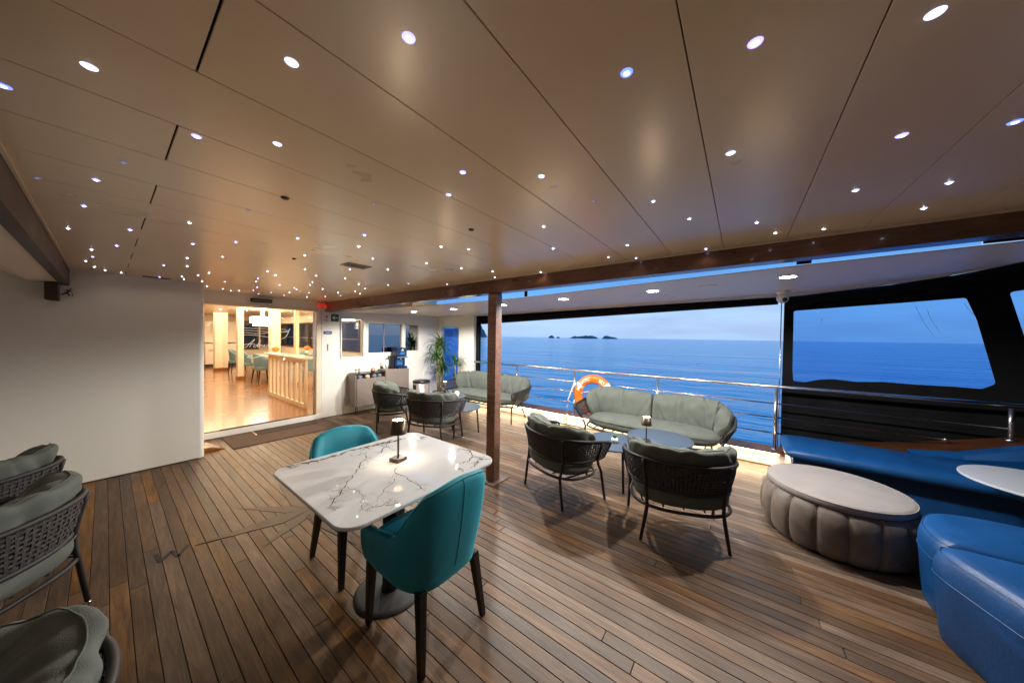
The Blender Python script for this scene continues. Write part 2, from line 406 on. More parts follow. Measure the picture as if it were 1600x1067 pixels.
for k in range(90):
    q = random.uniform(.80, .935); d = 1900 + random.uniform(-60, 90); w = random.uniform(5, 14); h = random.uniform(5, 11)
    v = Vector((q, 1, 0)).normalized() * d; z = SEA + (d - 1840) * .30
    hm.box(v.x - w, v.x + w, v.y - w, v.y + w, SEA - 2, z + h)
part('houses', hm, M_town, cst, stuff=True)
random.seed(7)

# ------------------------------------------------------------------ deck
Y0, Y1 = -3.0, 6.18
XL, XR = -1.66, 4.98
deck = struct('deck', MB().box(XL, XR + .1, Y0, Y1, -.06, -.006), M_caulk)
pitch_ = .0725
plank_meshes = {}
ncount = 0
rows_ = int((XR - XL) / pitch_)
allp = []
for i in range(rows_):
    x = XL + i * pitch_
    y = Y0 - random.uniform(0, 3.2)
    while y < Y1:
        Ln = random.choice((2.6, 3.3, 4.0, 4.8))
        a, b = max(y, Y0), min(y + Ln, Y1)
        if b - a > .05: allp.append((x, a, b))
        y += Ln
def plank_mesh(Ln):
    k = round(Ln, 2)
    if k not in plank_meshes:
        g, c = .0017, .0011
        x0, x1, h = g, pitch_ - g, 0.0
        vs = [(x0, g, -.02), (x1, g, -.02), (x1, k - g, -.02), (x0, k - g, -.02),
              (x0, g, h - c), (x1, g, h - c), (x1, k - g, h - c), (x0, k - g, h - c),
              (x0 + c, g + c, h), (x1 - c, g + c, h), (x1 - c, k - g - c, h), (x0 + c, k - g - c, h)]
        fs = [(0, 1, 5, 4), (1, 2, 6, 5), (2, 3, 7, 6), (3, 0, 4, 7), (4, 5, 9, 8), (5, 6, 10, 9), (6, 7, 11, 10), (7, 4, 8, 11), (8, 9, 10, 11)]
        plank_meshes[k] = MB().add(vs, fs).mesh('plank', M_plank)
    return plank_meshes[k]
vis = sorted(allp, key=lambda p: 0 if (p[2] > -1.2 and p[0] > -1.0) else 1)
rest = MB()
for n_, (x, a, b) in enumerate(vis):
    if n_ < 298: link('plank', plank_mesh(b - a), deck, (x, a, 0))
    else: rest.box(x + .002, x + pitch_ - .002, a + .002, b - .002, -.02, 0)
if rest.v: part('planking', rest, M_plank, deck, stuff=True)
# margin board by the rail and under the walls
part('margin_board', MB().box(XR - .001, XR + .10, Y0, Y1, -.02, .002), M_plank, deck, bevel=.002)

# compass rose inlay and its letter
comp = thing('compass_inlay', 'dark wood compass rose inlaid in the planks beside the marble table', 'inlay', (1.09, 3.02, 0))
def ray_prism(ex, ey, w, z):
    L = Vector((ex, ey)); n = Vector((-L.y, L.x)).normalized() * w
    return [(0 - n.x * .2, 0 - n.y * .2), (L.x * .28 - n.x, L.y * .28 - n.y), (L.x, L.y), (L.x * .28 + n.x, L.y * .28 + n.y)]
for k, (ex, ey) in enumerate(((-.69, .14), (.02, -.76), (.66, -.12), (-.02, .74))):
    part('long_ray', MB().prism(ray_prism(ex, ey, .078, 0), -.001, .0032 + k * .0001), M_inlay, comp)
    part('ray_outline', MB().prism(ray_prism(ex * 1.02, ey * 1.02, .083, 0), -.001, .0027 + k * .0001), M_caulk, comp)
for k, (ex, ey) in enumerate(((-.38, .51), (-.39, -.26), (.40, -.42), (.39, .36))):
    part('short_ray', MB().prism(ray_prism(ex, ey, .055, 0), -.001, .0021 + k * .0001), M_inlay, comp)
    part('ray_outline', MB().prism(ray_prism(ex * 1.03, ey * 1.03, .060, 0), -.001, .0014 + k * .0001), M_caulk, comp)
part('hub', MB().lathe([(.10, -.001), (.10, .0019)], 8), M_inlay, comp)
wl_ = MB(); W = [(-.065, .045), (-.035, -.045), (0, .03), (.035, -.045), (.065, .045)]
for (a, b), (c, d) in zip(W[:-1], W[1:]):
    v = Vector((c - a, d - b)).normalized(); nn = Vector((-v.y, v.x)) * .009
    wl_.prism([(a - nn.x, b - nn.y), (c - nn.x, d - nn.y), (c + nn.x, d + nn.y), (a + nn.x, b + nn.y)], -.001, .002 + .0002 * (a > -.05))
o = part('compass_letter', wl_, M_caulk, None); o.location = (.27, 3.17, 0); o.rotation_euler.z = radians(-12); o.scale = (1.2, 1.4, 1)
tag(o, 'inlaid dark letter W in the deck planks near the compass rose', 'letter')

# ------------------------------------------------------------------ main ceiling
CZ = 2.16
ceil = struct('ceiling', MB().box(-.21, 2.45, Y0, 6.2, CZ + .008, CZ + .05), M_dark)
y = -.2 - .305 * 9; k = 0
while y < 6.15:
    g = .0012; a, b = max(y, Y0) + g, min(y + .305, 6.19) - g
    idx = round((y + .2) / .305)
    segs = [(-.209, .126), (.131, 2.449)] if idx % 2 == 1 or idx < 0 else [(-.209, 2.449)]
    if idx == 0: segs = [(-.209, 2.13), (2.133, 2.449)]
    if idx % 2 == 1 and idx > 0: segs = [(-.209, .1265), (.131, 2.449)]
    for x0, x1 in segs:
        c = .001
        mb = MB(); mb.box(x0, x1, a, b, CZ, CZ + .007)
        part('ceiling_panel', mb, M_ceil, ceil, bevel=.0012, seg=1)
    y += .305; k += 1
struct('roof_slab', MB().box(-2.0, 2.56, Y0 - .1, 6.3, CZ + .055, CZ + .2), M_white)

STAR_BIG = [(-0.02,1.2),(-0.15,1.47),(0.25,0.81),(0.17,1.35),(0.33,1.19),(0.37,0.55),(0.71,0.22),(0.79,0.83),(0.88,1.01),(0.98,0.61),(0.79,-0.01),(0.91,-0.27),(1.21,0.04),(1.39,-0.36),(1.48,-0.58)]
STAR = [(-0.02,2.07),(-0.06,2.55),(-0.13,3.19),(-0.06,3.87),(-0.06,4.23),(-0.1,4.55),(-0.06,4.89),(-0.0,5.06),(0.1,5.12),(0.09,2.91),(0.05,3.53),(0.28,2.44),(0.36,3.0),(0.4,3.61),(0.45,4.06),(0.32,4.21),(0.5,4.87),(0.54,5.1),(0.36,5.14),(0.59,4.6),(0.63,4.31),(0.69,5.12),(0.56,3.3),(0.52,2.69),(0.73,2.25),(0.92,2.69),(1.12,3.27),(0.95,3.7),(1.06,3.87),(1.01,4.27),(1.06,4.55),(1.31,3.53),(1.45,4.01),(1.51,4.25),(1.5,4.74),(1.56,4.84),(0.97,5.7),(1.08,5.85),(1.41,5.93),(1.47,5.56),(2.02,4.67),(2.11,5.33),(2.09,4.31),(1.82,3.67),(2.04,3.95),(2.04,3.4),(2.12,3.11),(2.39,2.75),(1.9,2.0),(1.6,2.1),(1.56,2.61),(1.36,2.91),(1.55,3.42),(1.27,2.34),(1.04,2.1),(0.94,1.83),(1.36,1.63),(1.51,1.52),(1.44,0.32),(1.43,0.87),(1.82,1.03),(2.02,0.6),(2.24,0.8),(2.38,0.64),(2.41,1.49),(2.15,1.85),(2.37,2.01),(1.9,-0.61),(1.79,-0.35),(2.2,-0.64),(1.75,0.22),(2.0,-0.05),(2.25,-0.14),(2.31,-0.34),(2.39,0.2),(1.98,5.69),
        (1.2,5.1),(1.3,4.6),(1.25,5.5),(1.62,5.3),(1.75,4.5),(1.8,5.1),(.85,4.9),(.8,5.6),(1.7,5.8),(2.2,5.0),(2.25,4.5),(1.15,5.75)]
STAR_DIM = [(0.04,1.77),(-0.16,2.24),(0.42,1.94),(0.74,1.36),(1.29,0.53),(1.9,0.75),(2.0,1.49)]
DARK_ = [(0.48,1.63),(0.91,2.88),(1.24,1.23)]
def star_meshes(r, mi):
    rim = MB().lathe([(r * 1.25, .0), (r * 1.15, -.0016), (r * .8, -.0022), (r * .62, -.0020)], 20, cap=False).mesh('bezel', M_halo[mi], True)
    lens = MB().lathe([(r * .66, -.0018), (r * .55, -.0030), (r * .3, -.0042), (r * .05, -.0045)], 16).mesh('lens', M_star[mi], True)
    return rim, lens
SM = {}
STAR_BEAM = bpy.data.lights.new('star_beam', 'SPOT'); STAR_BEAM.energy = P_STAR; STAR_BEAM.spot_size = radians(140); STAR_BEAM.spot_blend = .8
STAR_BEAM.shadow_soft_size = .008; STAR_BEAM.color = (1, .84, .66)
def star(x, y, r, mi, label, group):
    if (r, mi) not in SM: SM[(r, mi)] = star_meshes(r, mi)
    label = label.replace('near the top of the ceiling, second from the right', 'second from the top right'); t = thing('star_light', label, 'ceiling light', (x, y, CZ), group=group)
    link('bezel', SM[(r, mi)][0], t); link('lens', SM[(r, mi)][1], t)
    if mi != 3:
        lo = bpy.data.objects.new('star_beam', STAR_BEAM); COL.objects.link(lo); lo.parent = t; lo.location = (0, 0, -.012)
    return t
for i, (x, y) in enumerate(STAR_BIG):
    lab = {0: 'bright white-cyan star light near the upper left of the ceiling', 1: 'blue star light cut by the left edge of the ceiling view', 2: 'round violet star light right of the nearest dark panel joint',
           5: 'large blue-violet star light at the top centre of the ceiling', 6: 'dimmer violet star light with a dark bezel, right of top centre', 10: 'large violet star light with a purple halo near the top of the ceiling, second from the right',
           11: 'largest pale green-white star light, at the top right corner of the ceiling', 14: 'blue star light at the far right edge of the ceiling', 12: 'warm white star light between two long ceiling seams on the right', 13: 'violet-white star light right of the rightmost ceiling seam'}.get(i)
    if lab: star(x, y, .0105, {0: 1, 1: 2, 2: 1, 5: 0, 6: 3 if False else 2, 10: 0, 11: 1, 14: 2, 12: 1, 13: 0}[i], lab, 'star lights scattered over the ceiling')
    else: star(x, y, .0095, random.choice((0, 1)), 'medium violet-white star light in the middle of the tan ceiling', 'medium star lights in mid ceiling')
for i, (x, y) in enumerate(STAR):
    if x < .25: lb = 'tiny white star light in the shaded ceiling strip along the left beam'
    elif y < 1.3 or (x > 1.7 and y < 1.3): lb = 'small white star light in the ceiling above the near sofa side'
    elif x > 1.95: lb = 'tiny white star light in the ceiling just inside the mahogany beam'
    elif y > 4.2: lb = 'tiny white star light in the amber glow before the saloon door'
    elif x < .8: lb = 'tiny white star light in the ceiling before the white wall'
    else: lb = 'tiny white star light in the ceiling beyond the marble table'
    star(x, y, random.choice((.0075, .0085)), random.choice((0, 1, 1)), lb, lb.replace('tiny white star light', 'star lights').replace('small white star light', 'star lights'))
for x, y in STAR_DIM:
    star(x, y, .0085, 3, 'dim, barely lit star light in the tan ceiling panels', 'dim star lights in the ceiling panels')
for i, (x, y) in enumerate(DARK_):
    t = thing('ceiling_sensor', ('small dark sensor nearest the four bright lights of mid ceiling', 'small dark sensor in the glowing patch before the saloon door', 'small dark sensor closest to the mahogany beam')[i], 'sensor', (x, y, CZ))
    part('sensor_body', MB().lathe([(.016, 0), (.015, -.004), (.008, -.008)], 16), M_bronze, t, True)
for i, (x0, x1, y0, y1, lb) in enumerate(((1.22, 1.42, 2.63, 2.78, 'slotted metal air vent in the ceiling above the marble table'), (.24, .45, 5.18, 5.26, 'narrow brown air vent in the ceiling beside the white wall'))):
    t = thing('ceiling_vent', lb, 'vent', ((x0 + x1) / 2, (y0 + y1) / 2, CZ))
    w, h = (x1 - x0) / 2, (y1 - y0) / 2
    fr = MB(); 
    for q in ((-w, w, -h, -h + .012), (-w, w, h - .012, h), (-w, -w + .012, -h + .012, h - .012), (w - .012, w, -h + .012, h - .012)): fr.box(*q, -.006, 0)
    part('vent_frame', fr, M_cab, t); nsl = max(2, int((2 * h - .03) / .018))
    for j in range(nsl):
        yy = -h + .02 + j * (2 * h - .04) / max(1, nsl - 1)
        part('slat', MB().box(-w + .012, w - .012, yy - .004, yy + .004, -.005, -.001), M_bronze, t)

# beams and pillar
bm_ = MB(); x0, x1 = 2.452, 2.57
z = lambda yy: 2.045 - .0125 * yy
bm_.add([(x0, Y0, z(Y0)), (x1, Y0, z(Y0)), (x1, Y0, 2.20), (x0, Y0, 2.20), (x0, 6.19, z(6.19)), (x1, 6.19, z(6.19)), (x1, 6.19, 2.20), (x0, 6.19, 2.20)],
        [(0, 1, 2, 3), (4, 7, 6, 5), (0, 4, 5, 1), (1, 5, 6, 2), (2, 6, 7, 3), (3, 7, 4, 0)])
o = part('ceiling_beam', bm_, M_mahog, None, bevel=.004); tag(o, 'long varnished mahogany beam running along the ceiling edge onto the pillar', 'beam')
o = part('edge_moulding', MB().box(2.437, 2.4515, Y0, 6.15, CZ - .008, CZ - .0005), M_trim, o)
t = thing('wooden_pillar', 'square varnished mahogany pillar standing between table and sofas', 'pillar', (2.52, 2.13, 0))
part('post', MB().box(-.045, .055, -.055, .06, 0.006, z(2.1) - .001), M_mahog, t, bevel=.005)
part('base_plate', MB().box(-.11, .16, -.11, .12, .0022, .008), M_plank, t, bevel=.002)
part('camera_clip', MB().box(.0555, .07, -.02, .02, 1.78, 1.9), M_steel, t, bevel=.003)
# port beam, coffer and wall bracket
o = part('ceiling_beam', MB().box(-.265, -.2115, Y0, 5.32, 2.0, 2.2), M_darkwood, None, bevel=.003); tag(o, 'dark wooden beam along the left side of the ceiling', 'beam')
part('edge_moulding', MB().box(-.2105, -.2, Y0, 5.32, CZ - .007, CZ - .0005), M_trim, o)
cf = MB()
prof = [(-.266, 2.012), (-.43, 2.01), (-.62, 2.13), (-1.75, 2.15)]
cf.grid([[(x, Y0, zz) for x, zz in prof], [(x, 5.33, zz) for x, zz in prof]])
o = struct('side_ceiling', cf, M_ceil_out)
t = thing('beam_bracket', 'dark mahogany bracket hanging on the white wall under the left beam', 'bracket', (-.30, 5.25, 0))
part('bracket_block', MB().prism([(-.04, -.10), (.035, -.10), (.035, .078), (-.02, .078)], 1.84, 2.005), M_darkwood, t, bevel=.006)

# ------------------------------------------------------------------ left white wall (deck house) and door wall
wl2 = MB().prism(rrect(-1.75, .74, 5.33, 6.5, .05), 0.004, CZ + .05)
o = part('white_wall', wl2, M_white, None, True); o.data.polygons.foreach_set('use_smooth', [False] * len(o.data.polygons))
bev(o, .003); tag(o, 'plain white wall block with rounded corner, left of the saloon door', 'wall')
part('base_trim', MB().box(-1.7, .69, 5.324, 5.3285, .003, .010), M_darkwood, o)
struct('port_light_block', MB().box(-1.80, -1.75, Y0, 6.3, 0, 2.3), M_white)  # unseen port side, added to close off sky light
struct('aft_light_block', MB().box(-1.8, 5.6, Y0 - .06, Y0, 0, 2.6), M_blackcanvas)  # unseen dark sheet added behind the camera to keep sky light out

def man_sign(t):
    return
t = thing('exit_pictogram', 'small dark running man exit pictogram on the white wall under the beam', 'sign', (-.225, 5.328, 1.935))
pm = MB()
def stroke(mb, a, b, w, y=-.002):
    v = Vector((b[0] - a[0], b[1] - a[1])).normalized(); n = Vector((-v.y, v.x)) * w
    mb.add([(a[0] - n.x, 0, a[1] - n.y), (b[0] - n.x, 0, b[1] - n.y), (b[0] + n.x, 0, b[1] + n.y), (a[0] + n.x, 0, a[1] + n.y),
            (a[0] - n.x, y, a[1] - n.y), (b[0] - n.x, y, b[1] - n.y), (b[0] + n.x, y, b[1] + n.y), (a[0] + n.x, y, a[1] + n.y)],
           [(4, 5, 6, 7), (0, 1, 5, 4), (1, 2, 6, 5), (2, 3, 7, 6), (3, 0, 4, 7)])
stroke(pm, (-.005, -.012), (.012, .02), .006); stroke(pm, (.012, .02), (-.012, .018), .003); stroke(pm, (.012, .02), (.026, .006), .003)
stroke(pm, (-.005, -.012), (-.035, -.03), .0045); stroke(pm, (-.005, -.012), (.01, -.022), .004); stroke(pm, (.01, -.022), (.008, -.04), .0035); stroke(pm, (.016, .03), (.022, .036), .006); stroke(pm, (.03, -.01), (.03, -.04), .002)
part('running_man', pm, M_black, t)

WY = 6.18
door_x0, door_x1, door_z0, door_z1 = .80, 2.30, .085, 1.965
wall = thing('saloon_wall', 'white cabin wall with the saloon door and the service windows', 'wall', (0, WY, 0))
holes = [(door_x0, door_x1, door_z0, door_z1), (2.74, 3.16, 1.11, 1.86), (3.26, 4.05, 1.18, 1.80), (4.13, 4.50, 1.20, 1.80)]
xs = sorted({-.5, 5.2, *[h[0] for h in holes], *[h[1] for h in holes]}); zs = sorted({.006, 2.2, *[h[2] for h in holes], *[h[3] for h in holes]})
wm = MB()
for i in range(len(xs) - 1):
    # merge vertically
    seg = []
    for j in range(len(zs) - 1):
        cx, cz = (xs[i] + xs[i + 1]) / 2, (zs[j] + zs[j + 1]) / 2
        solid = not any(h[0] < cx < h[1] and h[2] < cz < h[3] for h in holes)
        if solid:
            if seg and seg[-1][1] == zs[j]: seg[-1][1] = zs[j + 1]
            else: seg.append([zs[j], zs[j + 1]])
    for a, b in seg: wm.box(xs[i], xs[i + 1], 0, .08, a, b)
part('wall_panel', wm, M_white, wall)
# raised moulding panels beneath windows, jambs
for (a, b, c, d) in ((2.86, 3.86, .12, 1.02), (2.72, 4.62, 1.04, 1.06), (4.0, 4.66, .3, 1.0)):
    mm_ = MB(); e = .012
    if d - c > .1:
        for q in ((a, b, c, c + e), (a, b, d - e, d), (a, a + e, c + e, d - e), (b - e, b, c + e, d - e)): mm_.box(q[0], q[1], -.006, 0, q[2], q[3])
    else: mm_.box(a, b, -.01, 0, c, d)
    part('moulding', mm_, M_white, wall, bevel=.002)
part('door_stile', MB().box(2.385, 2.64, -.008, 0, .09, 1.97), M_white, wall, bevel=.003)
part('skirting', MB().box(2.38, 5.1, -.014, -.0085, .01, .10), M_white, wall, bevel=.002)
def frame_part(parent, a, b, c, d, w, y0, y1, m, name='window_frame'):
    fm_ = MB(); fm_.box(a - w, b + w, y0, y1, d, d + w); fm_.box(a - w, b + w, y0, y1, c - w, c); fm_.box(a - w, a, y0, y1, c, d); fm_.box(b, b + w, y0, y1, c, d)
    return part(name, fm_, m, parent, bevel=.002)
for n_, (a, b, c, d) in enumerate(holes[1:]):
    fr = frame_part(wall, a, b, c, d, .022, -.022, .0 - .0005, M_white)
    g = part('pane', MB().box(a + .001, b - .001, .03, .035, c + .001, d - .001), M_winglass if n_ == 0 else M_mirror, fr)
for a, b in ((3.62, 3.635),): part('window_mullion', MB().box(a, b, .02, .028, 1.181, 1.799), M_cab, wall)
# door
dr = thing('sliding_door', 'lit glass sliding door with white script lettering in a cream frame', 'door', (0, WY, 0))
fm_ = MB(); fm_.box(door_x0 - .06, door_x1 + .07, -.02, -.0005, door_z1, door_z1 + .045); fm_.box(door_x1, door_x1 + .07, -.02, -.0005, .0925, door_z1 - .0005)
part('door_frame', fm_, M_cream, dr, bevel=.003)
part('threshold', MB().box(.70, 2.38, -.03, -.009, .006, .092), M_white, dr, bevel=.004)
part('floor_track', MB().box(.72, 2.29, .0, .05, .086, .100), M_bronze, dr, bevel=.002)
part('steel_stile', MB().box(2.262, 2.285, .01, .04, .1005, 1.96), M_steel, dr, bevel=.003)
part('glass_panel', MB().box(1.05, 2.262, .02, .028, .1005, 1.963), M_glass, dr)
part('track_cover', MB().box(1.02, 1.9, -.012, .02, .1005, .112), M_bronze, dr, bevel=.002)
# script on the glass, in (x,z) em units
def cur(mb, pts, r): mb.tube(smooth_path([(p[0], 0, p[1]) for p in pts], 6), r, 5, flat=.4)
sc_ = MB()
G = {'A': [[(0, .05), (.12, 0), (.35, .5), (.62, .95), (.5, .45), (.45, .05)], [(-.1, .3), (.15, .42), (.5, .38), (.75, .45)]],
     'd': [[(.3, .3), (.12, .32), (.05, .12), (.18, .02), (.32, .2), (.5, .85), (.38, .25), (.42, .03), (.55, .12)]],
     'r': [[(0, .12), (.1, .32), (.14, .25), (.28, .28), (.26, .1), (.34, .02), (.45, .12)]],
     'i': [[(0, .12), (.12, .3), (.08, .08), (.16, .02), (.28, .12)], [(.2, .46), (.22, .48)]],
     'a': [[(.28, .28), (.12, .3), (.04, .12), (.14, .02), (.28, .22), (.26, .06), (.36, .03), (.46, .12)]],
     't': [[(0, .12), (.26, .7), (.12, .12), (.2, .02), (.32, .12)], [(.02, .45), (.36, .5)]],
     'c': [[(.3, .26), (.2, .32), (.06, .2), (.1, .04), (.26, .05), (.4, .16)]]}
adv = {'A': .72, 'd': .5, 'r': .4, 'i': .26, 'a': .42, 't': .3, 'c': .4}
ox, sx, sz = 1.30, .142, .135
for ch in 'Adriatic':
    for st_ in G[ch]: cur(sc_, [(ox + p[0] * sx + p[1] * .04, 1.33 + p[1] * sz) for p in st_], .0052 if len(st_) > 2 else .006)
    ox += adv[ch] * sx
part('script_lettering', sc_, M_etch, dr, True).location = (0, .016, 0)
sw = MB()
for pts in ([(1.26, 1.60), (1.5, 1.59), (1.75, 1.585), (1.86, 1.60), (1.90, 1.63)], [(1.28, 1.565), (1.5, 1.55), (1.62, 1.57), (1.8, 1.585), (1.88, 1.58)], [(1.28, 1.53), (1.45, 1.52), (1.62, 1.49), (1.74, 1.46), (1.84, 1.5), (1.9, 1.64)],
            [(1.36, 1.20), (1.34, 1.17), (1.42, 1.165), (1.52, 1.2), (1.58, 1.25)], [(1.27, 1.635), (1.5, 1.63), (1.85, 1.625)]):
    cur(sw, pts, .0065)
part('swoosh_lines', sw, M_etch, dr, True).location = (0, .016, 0)
# things on the wall
t = thing('emergency_lamp', 'long black fixture above the saloon door', 'light fixture', (1.5, WY - .03, 2.075))
part('lamp_body', MB().box(-.135, .135, -.03, .0285, -.028, .028), M_black, t, bevel=.006)
part('lamp_bar', MB().box(-.12, .12, -.036, -.0305, -.012, .006), M_cab, t, bevel=.002)
t = thing('alarm_beacon', 'red alarm light under the ceiling at the end of the beam', 'alarm', (2.38, WY - .08, 2.08))
part('red_dome', MB().tube([(-.085, 0, 0), (-.08, 0, 0), (-.05, 0, 0), (.05, 0, 0), (.06, 0, 0)], [.012, .022, .027, .027, .027], 14), M_red, t, True)
part('bracket', MB().box(.035, .06, -.01, .079, -.06, -.028), M_whiteplastic, t, bevel=.002)
def sign(name, label, x0, x1, z0, z1, m, cat='sign'):
    t = thing(name, label, cat, ((x0 + x1) / 2, WY - .0085, (z0 + z1) / 2))
    w, h = (x1 - x0) / 2, (z1 - z0) / 2
    part('sign_board', MB().box(-w, w, -.006, -.0005, -h, h), m, t, bevel=.001); return t, w, h
t, w, h = sign('fire_sign', 'white fire call sign with a red flame shape beside the door', 2.40, 2.51, 1.79, 1.97, M_signw)
fl = MB(); fl.add([(p[0], -.0075, p[1]) for p in ((.012, -.035), (.028, -.01), (.026, .02), (.012, .05), (.006, .02), (-.004, 0), (0, -.02))], [(0, 1, 2, 3, 4, 5, 6)])
part('flame', fl, M_redp, t)
tx = MB(); 
for a, b, c, d in ((-.035, -.015, .03, .036), (-.035, -.012, .015, .021), (-.035, -.018, 0, .006), (-.035, -.014, -.02, -.014), (-.04, .03, -.06, -.052), (-.04, .035, -.075, -.067)): tx.box(a, b, -.0078, -.006, c, d)
part('print', tx, M_text, t)
t, w, h = sign('exit_sign', 'green exit sign with a white left-pointing arrow', 2.545, 2.68, 1.80, 1.935, M_green)
ar = MB(); ar.box(-.02, .05, -.0078, -.006, -.009, .009); ar.add([(p[0], -.0078, p[1]) for p in ((-.052, 0), (-.008, .038), (.006, .03), (-.018, 0), (.006, -.03), (-.008, -.038))], [(0, 1, 2, 3), (0, 3, 4, 5)])
part('arrow', ar, M_signw, t)
t, w, h = sign('door_notice', 'small blue strip notice on the white wall beside the door', 2.42, 2.56, 1.555, 1.61, M_blue)
part('print', MB().box(-.045, .045, -.0078, -.006, -.004, .004), M_signw, t)
t = thing('door_pull', 'slim recessed pull handle on the white panel by the door', 'handle', (2.50, WY - .0085, 1.31))
part('pull_plate', MB().box(-.022, .022, -.004, -.0005, -.075, .075), M_whiteplastic, t, bevel=.002)
part('grip', MB().box(-.012, -.002, -.018, -.0042, -.06, .06), M_brass, t, bevel=.002)
# doormats
t = thing('large_doormat', 'wide brown doormat lying before the saloon threshold', 'doormat', (1.72, 5.74, 0))
part('mat', MB().box(-.70, .70, -.36, .38, .003, .010), M_matm, t, bevel=.003)
t = thing('small_doormat', 'smaller dark brown mat with brass edge on the wide mat', 'doormat', (1.80, 5.98, .0105))
part('mat', MB().box(-.42, .42, -.13, .13, 0, .006), M_matdark, t, bevel=.002)
part('brass_edge', MB().box(-.435, -.4205, -.135, .13, 0, .007), M_brass, t)
t = thing('wooden_ramp', 'small glossy amber wooden wedge on the floor at the door corner', 'ramp', (.83, 5.62, .003))
part('wedge', MB().add([(-.08, -.1, 0), (.14, -.1, 0), (.06, .2, 0), (-.08, .2, 0), (-.08, -.1, .06), (-.08, .2, .06), (.0, .2, .05), (.0, -.1, .05)], [(0, 3, 2, 1), (4, 7, 6, 5), (0, 1, 7, 4), (1, 2, 6, 7), (2, 3, 5, 6), (3, 0, 4, 5)]), M_amber, t, bevel=.003)

# ------------------------------------------------------------------ saloon interior
SZ = .06
struct('saloon_floor', MB().box(-.6, 5.0, WY + .08, 19, SZ - .1, SZ), M_amber)
struct('saloon_ceiling', MB().box(-.6, 5.0, WY + .081, 19, 2.36, 2.46), M_cream)
struct('saloon_back_wall', MB().box(-.6, 5.0, 19.001, 19.1, 0, 2.5), M_cream)
struct('saloon_side_wall', MB().box(5.001, 5.1, WY + .08, 19.1, 0, 2.5), M_cream)
struct('saloon_port_wall', MB().box(-.7, -.601, WY + .08, 19.1, 0, 2.5), M_cream)
for i, (a, b) in enumerate(((2.55, 2.93), (3.05, 3.62))):
    t = thing('glossy_cabinet', ('glossy white built-in cabinet farthest left through the door', 'glossy white built-in cabinet right of the cream pier')[i], 'cabinet', ((a + b) / 2, 18.5, SZ))
    w = (b - a) / 2
    part('lower_cabinet', MB().box(-w, w, -.25, .25, .12, 1.0), M_gloss, t, bevel=.01)
    part('plinth', MB().box(-w, w, -.23, .25, 0, .119), M_bronze, t)
    part('upper_panel', MB().box(-w + .02, w - .02, .05, .25, 1.06, 2.0), M_gloss, t, bevel=.01)
    part('handle', MB().box(-.08, .08, -.275, -.2505, .72, .74), M_steel, t)
def column(x, y, w, d, label):
    t = thing('saloon_column', label, 'column', (x, y, SZ))
    part('shaft', MB().box(-w, w, -d, d, .10, 2.299), M_cream, t, bevel=.01)
    part('plinth', MB().box(-w - .015, w + .015, -d - .015, d + .015, 0, .0995), M_amber, t, bevel=.005)
column(2.74, 16.5, .19, .15, 'wide cream pier between the glossy cabinets, deep in the saloon')
column(2.60, 12.9, .075, .10, 'slim cream column left of the saloon dining table')
column(3.32, 12.2, .13, .12, 'broad cream column behind the saloon dining table')
column(3.32, 10.3, .045, .08, 'narrow cream post behind the slatted partition, left one')
column(3.30, 8.9, .04, .06, 'narrow cream post behind the slatted partition, right one')
for i, (a, b, y) in enumerate(((3.95, 4.45, 18.98), (4.58, 4.9, 18.98))):
    t = thing('saloon_window', ('dark blue night window behind the dining table', 'narrow dark window right of the broad column', 'wide dark window behind the partition')[i], 'window', ((a + b) / 2, y, 1.45))
    w = (b - a) / 2
    part('pane', MB().box(-w, w, -.02, .0, -.62, .62), M_night, t)
    frame_part(t, -w, w, -.62, .62, .06, -.05, 0.005, M_bronze if i == 0 else M_cream)
for i, y in enumerate((10.6, 13.3, 14.7, 16.1, 17.5)):
    t = thing('saloon_window', ('first', 'second', 'third', 'fourth', 'fifth')[i] + ' night window along the far saloon side wall, counted from the door', 'window', (4.98, y, 1.5))
    part('pane', MB().box(0, .02, -.6, .6, -.45, .45), M_night, t)
    fm_ = MB(); fm_.box(-.03, .02, -.66, .66, .4505, .51); fm_.box(-.03, .02, -.66, .66, -.51, -.4505); fm_.box(-.03, .02, -.66, -.6, -.45, .45); fm_.box(-.03, .02, .6, .66, -.45, .45)
    part('window_frame', fm_, M_bronze, t)
    part('rail_bar', MB().box(-.02, -.01, -.6, .6, -.12, -.09), M_steel, t)
t = thing('slatted_partition', 'cream slatted half partition with pale counter top inside the door', 'partition', (2.40, 6.9, SZ))
part('counter_top', MB().box(-.10, .14, -.1, 2.42, .99, 1.03), M_gloss, t, bevel=.006)
part('bottom_rail', MB().box(-.025, .025, 0, 2.3, 0, .09), M_cream, t, bevel=.004)
part('top_rail', MB().box(-.025, .025, 0, 2.3, .90, .989), M_cream, t, bevel=.004)
for k in range(9):
    yy = .0 + k * .2745
    part('slat', MB().box(-.022, .022, yy, yy + .10, .0905, .8995), M_cream, t, bevel=.003)
def small_chair(m, x, y, rz, label, group=None):
    t = thing('dining_chair', label, 'chair', (x, y, SZ), rz, group)
    rows = []
    for j in range(6):
        v = j / 5; zz = .40 + .48 * v; sc = .86 + .14 * v
        rows.append([(-.25 * cos(a) * sc, .26 * sin(a) * sc, zz - (.2 * v * (abs(a) / 1.7) ** 2)) for a in [(-1.7 + 3.4 * k / 12) for k in range(13)]])
    o = part('backrest', MB().grid(rows), m, t, True); sd = o.modifiers.new('solid', 'SOLIDIFY'); sd.thickness = .05
    part('seat', MB().prism(rrect(-.22, .25, -.23, .23, .07), .38, .48), m, t, bevel=.02)
    for sx_ in (-1, 1):
        for sy_ in (-1, 1):
            part('leg', MB().tube([(sx_ * .17, sy_ * .17, .39), (sx_ * .21, sy_ * .20, 0)], [.022, .014], 6), M_legs, t)
    return t
